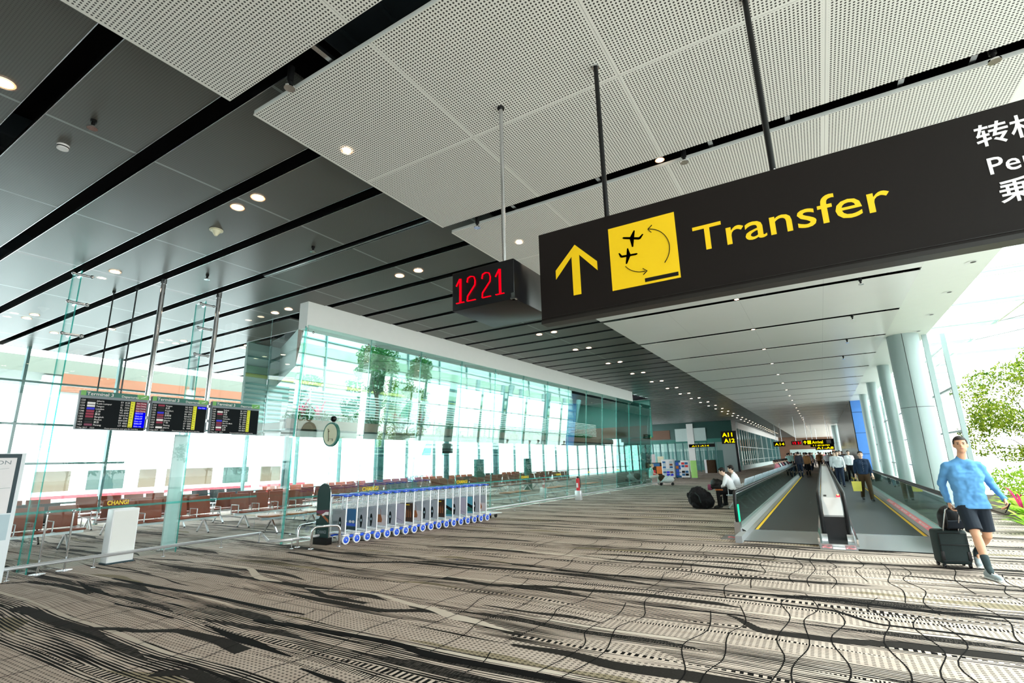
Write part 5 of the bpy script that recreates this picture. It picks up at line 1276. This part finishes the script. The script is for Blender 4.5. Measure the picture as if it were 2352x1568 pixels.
# ------------------------------------------------------------------ far end of the hall
t = thing('gate_sign', 'tall dark pylon with a yellow lettered A11 A12 gate sign', 'sign', (-8.15, 57.5, 0)); t.scale = (.93, .93, .93)
m = MB(); m.box(-.72, .72, -.1, .1, 3.05, 4.45, 'sign_face'); m.build('panel', t)
m = MB(); m.box(.66, .90, -.15, .15, 0, 4.45, 'dark_wall'); m.build('post', t)
m = MB(); m.text('A11', .60, 'led_yellow', FY(-.58, -.102, 3.84), .01, .03, w=1.05); m.text('A12', .60, 'led_yellow', FY(-.45, -.102, 3.18), .01, .03, w=1.1); m.build('lettering', t)
m = MB(); m.box(-.75, .66, .0, .12, 0, 3.05, 'grey_column'); m.build('lower_panel', t)
t = thing('hanging_sign', 'far overhead sign reading Arrival with a yellow arrow', 'sign', (-1.4, 56, 2.40))
m = MB(); m.box(0, 2.55, 0, .12, 0, .52, 'sign_face'); m.build('panel', t)
m = MB(); m.text('Arrival', .38, 'led_yellow', FY(.78, -.002, .12), .004, .01, w=.88); m.prism([(-.03, -.15), (.03, -.15), (.03, .06), (.12, -.03), (.12, .04), (0, .16), (-.12, .04), (-.12, -.03), (-.03, .06)], .004, 'led_yellow', FY(.2, -.002, .26)); m.build('lettering', t)
m = MB(); m.box(.40, .70, -.006, 0, .1, .42, 'led_yellow'); m.bar((.46, -.01, .2), (.64, -.01, .32), .06, .004, 'sign_face'); m.build('pictogram', t)
m = MB()
for k in range(3): m.box(1.95, 2.3, -.004, 0, .12+.12*k, .17+.12*k, 'white_text')
m.build('small_lettering', t)
m = MB(); m.cyl((.4, .06, .52), (.4, .06, 2.70), .02, 'steel', 8); m.cyl((2.1, .06, .52), (2.1, .06, 2.70), .02, 'steel', 8); m.build('hanger_rod', t)
t = thing('digital_clock', 'far red digital clock left of the arrival sign', 'clock', (-2.35, 56, 2.46)); m = MB(); m.box(0, .85, 0, .5, 0, .36, 'black_gloss'); m.build('case', t)
m = MB(); m.text('12 21', .30, 'led_red', FY(.06, -.003, .07), .004, .01, w=.74); m.build('digits', t); m = MB(); m.cyl((.42, .2, .36), (.42, .2, 2.64), .02, 'steel', 8); m.build('hanger_rod', t)
for i, (x0, yy, z0, lbl, lb) in enumerate([(-1.0, 70, 2.35, 'Transfer', 'further yellow lettered overhead sign below the arrival sign'), (-.6, 80, 2.05, 'A1-A8', 'smallest overhead gate sign near the end of the hall'), (-4.6, 66, 2.5, 'A14', 'small hanging gate sign left of the arrival sign')]):
    t = thing('hanging_sign', lb, 'sign', (x0, yy, z0)); W_2 = 2.4 if i < 2 else 1.2
    m = MB(); m.box(0, W_2, 0, .12, 0, .55, 'sign_face'); m.build('panel', t)
    m = MB(); m.text(lbl, .40, 'led_yellow', FY(.15, -.002, .12), .004, .01, w=W_2*.8); m.build('lettering', t)
    m = MB(); m.cyl((.3, .06, .55), (.3, .06, 5.1-z0), .02, 'steel', 6); m.cyl((W_2-.3, .06, .55), (W_2-.3, .06, 5.1-z0), .02, 'steel', 6); m.build('hanger_rod', t)
# brochure racks
def rack(x, y, w_, h_, label, body, dots, n=(6, 3)):
    t = thing('brochure_rack', label, 'rack', (x, y, 0)); m = MB(); m.bbox(-w_/2, w_/2, -.18, .18, .06, h_, body, .02); m.build('body', t)
    m = MB(); rr = random.Random(int(x*7+y))
    for r in range(n[0]):
        for c in range(n[1]): cw_ = w_*.86/n[1]; x0 = -w_*.43+c*cw_; z0 = .2+(h_-.3)*r/n[0]; m.box(x0+.02, x0+cw_-.02, -.20, -.18, z0, z0+(h_-.3)/n[0]*.78, rr.choice(dots))
    m.build('brochures', t)
    m = MB()
    for s in (-1, 1): m.cyl((s*w_*.4, 0, 0), (s*w_*.4, 0, .07), .04, 'black', 10)
    m.build('feet', t); return t
rack(-10.55, 41.4, .95, 1.45, 'white multi-pocket brochure rack, leftmost of the rack group', 'panel_white', ['pale_blue', 'board_blue', 'art_blue', 'orange_wall', 'sticker'])
rack(-9.75, 41.6, .55, 1.35, 'narrow blue and orange brochure rack between two white ones', 'art_blue', ['sticker', 'board_orange', 'blue_plastic'], (4, 2))
rack(-9.2, 41.2, .62, 1.35, 'white double column leaflet stand beside the lime panel', 'panel_white', ['board_dark', 'red', 'art_blue', 'sticker'], (5, 2))
t = thing('lime_signboard', 'lime green upright board at the right end of the racks', 'signboard', (-8.55, 41.1, 0)); m = MB(); m.bbox(-.22, .22, -.06, .06, .03, 1.32, 'lime_bright' if mat('lime_bright', (.42, .78, .22), .5) else '', .01); m.build('panel', t); m = MB(); m.box(-.2, .2, -.12, .12, 0, .04, 'steel'); m.build('foot', t)
t = thing('display_counter', 'dark counter with red goods and posters left of the brochure racks', 'counter', (-12.0, 43.5, 0)); m = MB(); m.bbox(-.9, .8, -.3, .3, 0, 1.2, 'trouser_brown', .03); m.build('body', t); m = MB(); m.box(-.7, -.1, -.32, -.3, .2, .6, 'red'); m.box(0, .7, -.32, -.3, .3, .9, 'board_orange'); m.box(-.6, .3, -.32, -.3, .9, 1.15, 'art_blue'); m.build('goods', t); m = MB(); m.box(-.8, -.1, -.1, -.06, 1.2, 1.9, 'art_pink'); m.box(.1, .6, -.1, -.06, 1.2, 1.7, 'cream'); m.build('poster', t)
t = thing('waste_bin', 'dark square bin with a white side right of the racks', 'bin', (-9.5, 54, 0)); m = MB(); m.bbox(-.4, .4, -.3, .3, 0, 1.25, 'trouser_brown', .03); m.build('body', t); m = MB(); m.box(-.62, -.42, -.25, .25, 0, 1.3, 'panel_white'); m.build('side_panel', t)
# glass faced holdrooms further down
fw_ = MB()
for k in range(14):
    x = -20+k*.85; fw_.box(x-.05, x+.05, 58.9, 59.1, 0, 3.2, 'teal_steel')
fw_.box(-20, -7.9, 58.9, 59.1, 3.1, 3.5, 'green_sign'); mat('far_glass', (.03, .085, .075), .2, .2); fw_.box(-20.3, -7.9, 58.97, 59.07, 3.5, 5.35, 'far_glass'); fw_.box(-20.3, -8.2, 66, 66.1, 0, 2.3, 'backdrop_teal'); fw_.box(-20.3, -8.2, 66, 66.1, 2.3, 3.4, 'backdrop_pale'); fw_.box(-19, -14.5, 58.9, 58.96, 3.6, 4.6, 'brown_wall'); fw_.box(-13.9, -10.6, 58.85, 58.96, 3.3, 4.7, 'pale_wall'); fw_.box(-12.6, -11.9, 58.8, 58.9, 0, 5.2, 'white_paint')
fw_.add([(-20, 59.05, 0), (-9.6, 59.05, 0), (-9.6, 59.05, 3.1), (-20, 59.05, 3.1)], [(0, 1, 2, 3)], 'glass_dark'); fw_.box(-12.5, -9.8, 58.8, 58.95, 2.6, 2.95, 'sign_face'); fw_.text('A11-A14', .22, 'led_yellow', FY(-12.2, 58.79, 2.67), .004, .005, w=1.8)
struct(fw_.build('wall_back'))
f2 = MB()
for k in range(30):
    yy = 63.5+k*2.2; f2.box(-7.95, -7.8, yy-.06, yy+.06, 0, 4.6, 'teal_steel' if k % 4 else 'grey_column')
for z in (1.1, 2.6, 4.6): f2.box(-7.93, -7.82, 63, 128, z-.04, z+.04, 'teal_steel')
f2.add([(-7.88, 63, 0), (-7.88, 128, 0), (-7.88, 128, 4.6), (-7.88, 63, 4.6)], [(0, 1, 2, 3)], 'glass'); f2.box(-8, -7.8, 63, 128, 4.6, 5.35, 'fascia_white'); f2.box(-7.9, -7.7, 63, 128, 0, .5, 'pale_wall')
struct(f2.build('wall_left'))
f3 = MB(); f3.box(-20, 4, 131, 131.3, 0, 6.3, 'brown_wall'); f3.box(-6, 2, 130.8, 131, .2, 2.6, 'pale_wall'); struct(f3.build('wall_back'))
# lounge details: charging kiosks, monitor, ceiling camera
for i, (xx, yy) in enumerate([(-14.6, 21.0), (-14.6, 25.9)]):
    t = thing('charging_kiosk', ['nearer dark green charging kiosk behind the glass', 'further dark green charging kiosk behind the glass'][i], 'kiosk', (xx, yy, 0)); m = MB(); m.bbox(-.08, .08, -.33, .33, 0, 1.75, 'green_sign', .01); m.build('body', t)
    m = MB(); m.text('Charge here', .11, 'white_text', FX(.082, -.26, 1.5), .003, .002, w=.5); m.tube([(.085, -.18, 1.2), (.085, .18, 1.2), (.085, .2, 1.22), (.085, .2, 1.36), (.085, .18, 1.38), (.085, -.18, 1.38), (.085, -.2, 1.36), (.085, -.2, 1.22), (.085, -.18, 1.2)], .012, 'white_text', 5); m.cyl((.08, 0, 1.29), (.09, 0, 1.29), .05, 'white_text', 12); m.build('symbol', t)
t = thing('monitor', 'small black monitor hung from a column behind the glass', 'monitor', (-16.5, 20.9, 2.1)); m = MB(); m.bbox(-.03, .03, -.42, .42, 0, .5, 'black', .01); m.build('screen', t); m = MB(); m.cyl((-.05, -.2, .3), (-.05, -.2, .95), .02, 'steel', 8); m.build('bracket', t)
# ------------------------------------------------------------------ plants
def leafmat(n, a, b, tr=.35):
    t = NT(n); g = t.n('ShaderNodeObjectInfo'); p = t.n('ShaderNodeNewGeometry')
    nz = t.math('MULTIPLY', t.math('SUBTRACT', t.noise(p.outputs['Position'], 7.0, 3), .35), 3.0)
    c = t.mix(nz, c4(a), c4(b)); d = t.n('ShaderNodeBsdfDiffuse'); s = t.n('ShaderNodeBsdfTranslucent'); t.l(c, d.inputs[0]); t.l(c, s.inputs[0])
    mx = t.n('ShaderNodeMixShader'); mx.inputs[0].default_value = tr; t.l(d.outputs[0], mx.inputs[1]); t.l(s.outputs[0], mx.inputs[2]); t.l(mx.outputs[0], t.out.inputs[0]); M[n] = t.m
leafmat('leaf', (.10, .26, .02), (.42, .52, .06)); leafmat('leaf_mix', (.03, .10, .01), (.42, .46, .05), .3); leafmat('leaf_dark', (.015, .10, .03), (.07, .22, .07), .2); leafmat('leaf_lime', (.22, .50, .05), (.55, .72, .12)); leafmat('leaf_red', (.45, .02, .10), (.7, .08, .2))
def foliage(mb, blobs, n, size, mt, seed=1, hollow=.45):
    r = random.Random(seed); tot = sum(b[3]**2 for b in blobs)
    for (cx, cy, cz, R, sq_) in blobs:
        for _ in range(int(n*R*R/tot)):
            while True:
                d = V((r.gauss(0, 1), r.gauss(0, 1), r.gauss(0, 1)))
                if d.length > .01: break
            d.normalize(); rad = R*(hollow+(1-hollow)*r.random()**.6)
            p = V((cx+d.x*rad, cy+d.y*rad, cz+d.z*rad*sq_)); s = size*r.uniform(.6, 1.3)
            q = V((r.gauss(0, 1), r.gauss(0, 1), r.gauss(0, .6))).normalized(); a = q.orthogonal().normalized(); b = q.cross(a); th = r.random()*6.28
            u = a*math.cos(th)+b*math.sin(th); v = q.cross(u)
            mb.add([p-u*s, p-v*s*.42+q*s*.1, p+u*s, p+v*s*.42+q*s*.1], [(0, 1, 2, 3)], mt)
def tree(name, label, loc, trunk_h, blobs, n, size, mt, seed, group=None, tr=.07):
    t = thing(name, label, 'tree', loc, 0, group); r = random.Random(seed)
    m = MB(); m.tube([(0, 0, 0), (.05, .02, trunk_h*.5), (-.02, .05, trunk_h)], tr, 'trunk', 8, rs=[tr, tr*.8, tr*.6])
    for b in blobs:
        for _ in range(1): e = V((b[0]+r.uniform(-.6, .6)*b[3], b[1]+r.uniform(-.6, .6)*b[3], b[2]+r.uniform(-.4, .6)*b[3])); m.tube([(0, 0, trunk_h*r.uniform(.6, 1)), (e.x*.5, e.y*.5, trunk_h*.3+e.z*.7), tuple(e)], tr*.3, 'trunk', 5, rs=[tr*.35, tr*.2, tr*.07])
    m.build('trunk', t); m = MB(); foliage(m, blobs, n, size, mt, seed); m.build('foliage', t); return t
# big tree outside at right
rb = random.Random(4)
bl_ = [(-1.55+rb.uniform(-.3, .3), rb.uniform(-.8, .8), 2.7+rb.uniform(-.5, 1.5), .75, .7) for _ in range(4)]+[(rb.uniform(-1.0, 2.2), rb.uniform(-1.2, 1.2), rb.uniform(1.9, 5.0), rb.uniform(.6, 1.0), .75) for _ in range(15)]+[(.2, 0, 5.1, .8, .7), (-.7, .2, 4.6, .7, .7)]+[(-1.9+rb.uniform(-.3, .3), rb.uniform(-.6, .6), 1.9+.5*q, .55, .7) for q in range(6)]+[(-1.3+.5*q, rb.uniform(-.5, .5), 1.35+rb.uniform(-.2, .3), .55, .6) for q in range(7)]
tree('tree', 'leafy bright green tree outside the glass at the right edge', (7.3, 25.5, -.2), 1.2, bl_, 15000, .060, 'leaf_mix', 5)
bl_ = [(rb.uniform(-1.5, 1.5), rb.uniform(-1.5, 1.5), rb.uniform(2.4, 5.0), rb.uniform(.6, 1.1), .8) for _ in range(10)]
tree('tree', 'second leafy tree further out beyond the right edge', (12.5, 30.5, -.2), 2.2, bl_, 6000, .08, 'leaf_mix', 6)
# palms and border plants below it
def plant(label, loc, n, L, mt, seed, up_=.8, nm='broadleaf_plant', w_=.06):
    t = thing(nm, label, 'plant', loc); r = random.Random(seed); m = MB()
    for k in range(n):
        a = r.uniform(0, 2*PI); l = L*r.uniform(.7, 1.15); h = up_*l*r.uniform(.6, 1.1); pts = []
        for q in range(6): f = q/5; pts.append(V((math.cos(a)*l*f*.75, math.sin(a)*l*f*.75, h*(f*1.6-f*f*.95))))
        sd = V((-math.sin(a), math.cos(a), 0)); vs = []
        for q, p in enumerate(pts): ww = w_*math.sin(PI*min(.98, .12+q/5*.86)); vs += [p+sd*ww, p-sd*ww]
        m.add([tuple(v) for v in vs], [(2*q, 2*q+1, 2*q+3, 2*q+2) for q in range(5)], mt, True)
    m.build('leaves', t); m = MB(); m.cyl((0, 0, 0), (0, 0, .12), .03, 'trunk', 6); m.build('stem', t); return t
pl_ = [(3.35, 13.9, 'bright bird-nest fern nearest the camera at the right edge', 26, .85, 'leaf_lime'), (3.75, 15.5, 'bright broadleaf fern second from the right edge', 24, .95, 'leaf_lime'), (3.95, 17.2, 'broadleaf fern beside the hip of the man in blue', 22, .9, 'leaf_lime'),
       (4.5, 14.3, 'green fern behind the nearest one at the right edge', 22, .9, 'leaf'), (4.6, 18.6, 'low green shrub of strap leaves behind the man in blue', 22, 1.0, 'leaf'), (5.2, 16.4, 'taller strap leaf plant behind the ferns', 24, 1.2, 'leaf')]
for i, (x, y, lb, n, L, mt) in enumerate(pl_): plant(lb, (x, y, 0), n, L, mt, 20+i, .75, 'fern', .075)
for i, (x, y, z) in enumerate([(3.9, 16.9, .95), (4.2, 18.2, 1.05), (4.3, 15.6, .9)]):
    t = plant(['red cordyline beside the forearm of the man in blue', 'red cordyline just behind the man in blue', 'red cordyline at the right edge of the picture'][i], (x, y, 0.0), 12, .42, 'leaf_red', 50+i, 1.9, 'cordyline', .022)
sb = MB(); sb.box(3.62, 9, 11, 24, -.05, .06, 'soil'); tag(sb.build('planting_bed'), 'soil bed of the garden border outside at right', 'planting bed')
m = MB(); rr_ = random.Random(9); foliage(m, [(6.5+rr_.uniform(-1.5, 3), 20+rr_.uniform(-3, 6), .5, .7, .8) for _ in range(12)], 3500, .07, 'leaf', 33, .3); tag(m.build('hedge'), 'loose green hedge low under the tree at the right edge', 'hedge')
# far greenery outside to the right, mirrored in the leaning glass
for i in range(9):
    r = random.Random(60+i); bs = [(r.uniform(-1.6, 1.6), r.uniform(-1.6, 1.6), r.uniform(2.2, 5.2), r.uniform(.8, 1.3), .8) for _ in range(8)]
    tree('tree', 'garden tree well outside to the right of the glazed canopy', (20+5*(i%2), -4+i*4.5, -.3), 2.6, bs, 1500, .18, 'leaf_dark', 60+i, 'garden trees outside to the right')
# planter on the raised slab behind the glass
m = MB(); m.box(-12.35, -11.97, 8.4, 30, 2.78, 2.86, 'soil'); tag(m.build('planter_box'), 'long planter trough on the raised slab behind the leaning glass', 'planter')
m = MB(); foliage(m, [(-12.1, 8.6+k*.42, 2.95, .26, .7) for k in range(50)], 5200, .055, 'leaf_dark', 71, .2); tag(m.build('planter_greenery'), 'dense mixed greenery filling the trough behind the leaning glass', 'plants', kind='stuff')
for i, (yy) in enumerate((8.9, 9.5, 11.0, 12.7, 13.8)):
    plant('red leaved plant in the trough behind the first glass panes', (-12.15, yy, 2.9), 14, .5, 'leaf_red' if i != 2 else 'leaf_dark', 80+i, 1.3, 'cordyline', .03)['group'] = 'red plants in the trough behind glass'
tree('tree', 'larger dark green stand-in for a tree reflected in the second pane of the leaning glass', (-12.5, 12.0, 2.85), 1.1, [(0, -.25, 2.3, .55, .8), (0, .3, 2.35, .55, .8), (0, 0, 1.85, .75, .7), (0, .2, 1.4, .6, .5), (0, -.5, 1.75, .4, .7)], 4200, .055, 'leaf_dark', 91)  # both trees are added behind the panes to imitate mirrored outdoor trees
tree('tree', 'smaller dark green stand-in for a tree reflected in the third pane of the leaning glass', (-12.5, 14.1, 2.85), 1.0, [(0, .1, 2.35, .45, .8), (0, 0, 1.9, .5, .8), (0, -.1, 1.35, .55, .5)], 2800, .055, 'leaf_dark', 92)
# ------------------------------------------------------------------ the airfield to the left
t = thing('boarding_bridge', 'white boarding bridge outside the lounge windows with dark lettering', 'boarding bridge', (-30, 34, 0))
m = MB(); m.bbox(-1.5, 1.5, -9, 9, .0, 2.3, 'panel_white', .1); m.build('tunnel', t); m = MB(); m.text('HSBC', .62, 'board_grey', FX(1.52, -3.2, .25), .01, .01, w=2.1); m.prism([(0, 0), (.4, .25), (0, .5)], .01, 'pink_red', FX(1.52, -.8, .25)); m.prism([(.8, 0), (.4, .25), (.8, .5)], .01, 'pink_red', FX(1.52, -.8, .25)); m.build('lettering', t)
m = MB(); m.cyl((0, -6, -4), (0, -6, 0), .35, 'white_paint', 12); m.cyl((0, 6, -4), (0, 6, 0), .35, 'white_paint', 12); m.build('support', t)
t = thing('terminal_building', 'long pale terminal building across the apron with tan and green windows', 'building', (-70, 8, -4))
m = MB(); m.box(-6, 6, -40, 40, 0, 6.4, 'panel_white'); m.box(5.9, 6.4, -40, 40, 3.2, 3.5, 'red'); m.build('wall', t)
for k in range(16):
    m = MB(); yy = -36+k*4.6; m.box(6.0, 6.12, yy, yy+3.2, 3.9, 5.8, ['window_tan', 'window_teal', 'window_tan', 'window_tan', 'window_teal'][k % 5]); m.build('window', t)
m = MB(); m.box(-7, 7.5, -41, 41, 6.4, 6.9, 'pale_wall'); m.build('roof', t)
t = thing('roof_canopy', 'grey green entrance canopy hanging outside the far left windows', 'canopy', (-27, 6, 0))
m = MB(); m.box(-2, 2, -9, 12, 5.35, 5.95, 'beige_wall'); m.build('roof', t); m = MB(); m.box(1.9, 2.05, 1.5, 12, 4.7, 5.4, 'orange_wall'); m.build('fascia', t)
for k in range(5):
    m = MB(); m.box(1.6, 1.9, -8+k*4.5, -6.2+k*4.5, 3.3, 5.3, 'panel_white'); m.build('panel', t)
for k in range(5): m = MB(); m.cyl((0, -8+k*4.8, -4), (0, -8+k*4.8, 5.35), .2, 'pale_wall', 12); m.build('post', t)
for i, (x, y, rz) in enumerate([(-62, 62, .3), (-75, 84, .3)]):
    t = thing('airliner', ['nearer parked white airliner on the apron beyond the lounge windows', 'further parked airliner with a green tail on the apron'][i], 'aeroplane', (x, y, -4), rz)
    m = MB(); m.tube([(0, -16, 3.2), (0, -14, 3), (0, -10, 3), (0, 10, 3), (0, 15, 3.6), (0, 18, 4.2)], 2, 'plane_white', 18, rs=[.3, 1.3, 1.9, 1.9, 1.2, .3]); m.build('fuselage', t)
    m = MB(); m.add([(0, 12, 4.5), (0, 17.5, 4.8), (0, 19.5, 10), (0, 17, 10), (.3, 12, 4.5), (.3, 17.5, 4.8), (.15, 19.5, 10), (.15, 17, 10)], [(0, 1, 2, 3), (7, 6, 5, 4), (0, 4, 5, 1), (1, 5, 6, 2), (2, 6, 7, 3), (3, 7, 4, 0)], 'plane_green'); m.build('tail_fin', t)
    m = MB()
    for s in (-1, 1): m.add([(s*1.5, -3, 2.4), (s*1.5, 3, 2.4), (s*15, 8, 3.4), (s*15, 6, 3.4), (s*1.5, -3, 2.8), (s*1.5, 3, 2.8), (s*15, 8, 3.5), (s*15, 6, 3.5)], [(0, 1, 2, 3), (7, 6, 5, 4), (0, 4, 5, 1), (1, 5, 6, 2), (2, 6, 7, 3), (3, 7, 4, 0)], 'plane_white')
    m.build('wing', t)
    m = MB(); m.cyl((0, -11, 0), (0, -11, 1.5), .4, 'black', 10); m.cyl((2, 2, 0), (2, 2, 1.5), .5, 'black', 10); m.cyl((-2, 2, 0), (-2, 2, 1.5), .5, 'black', 10); m.build('landing_gear', t)
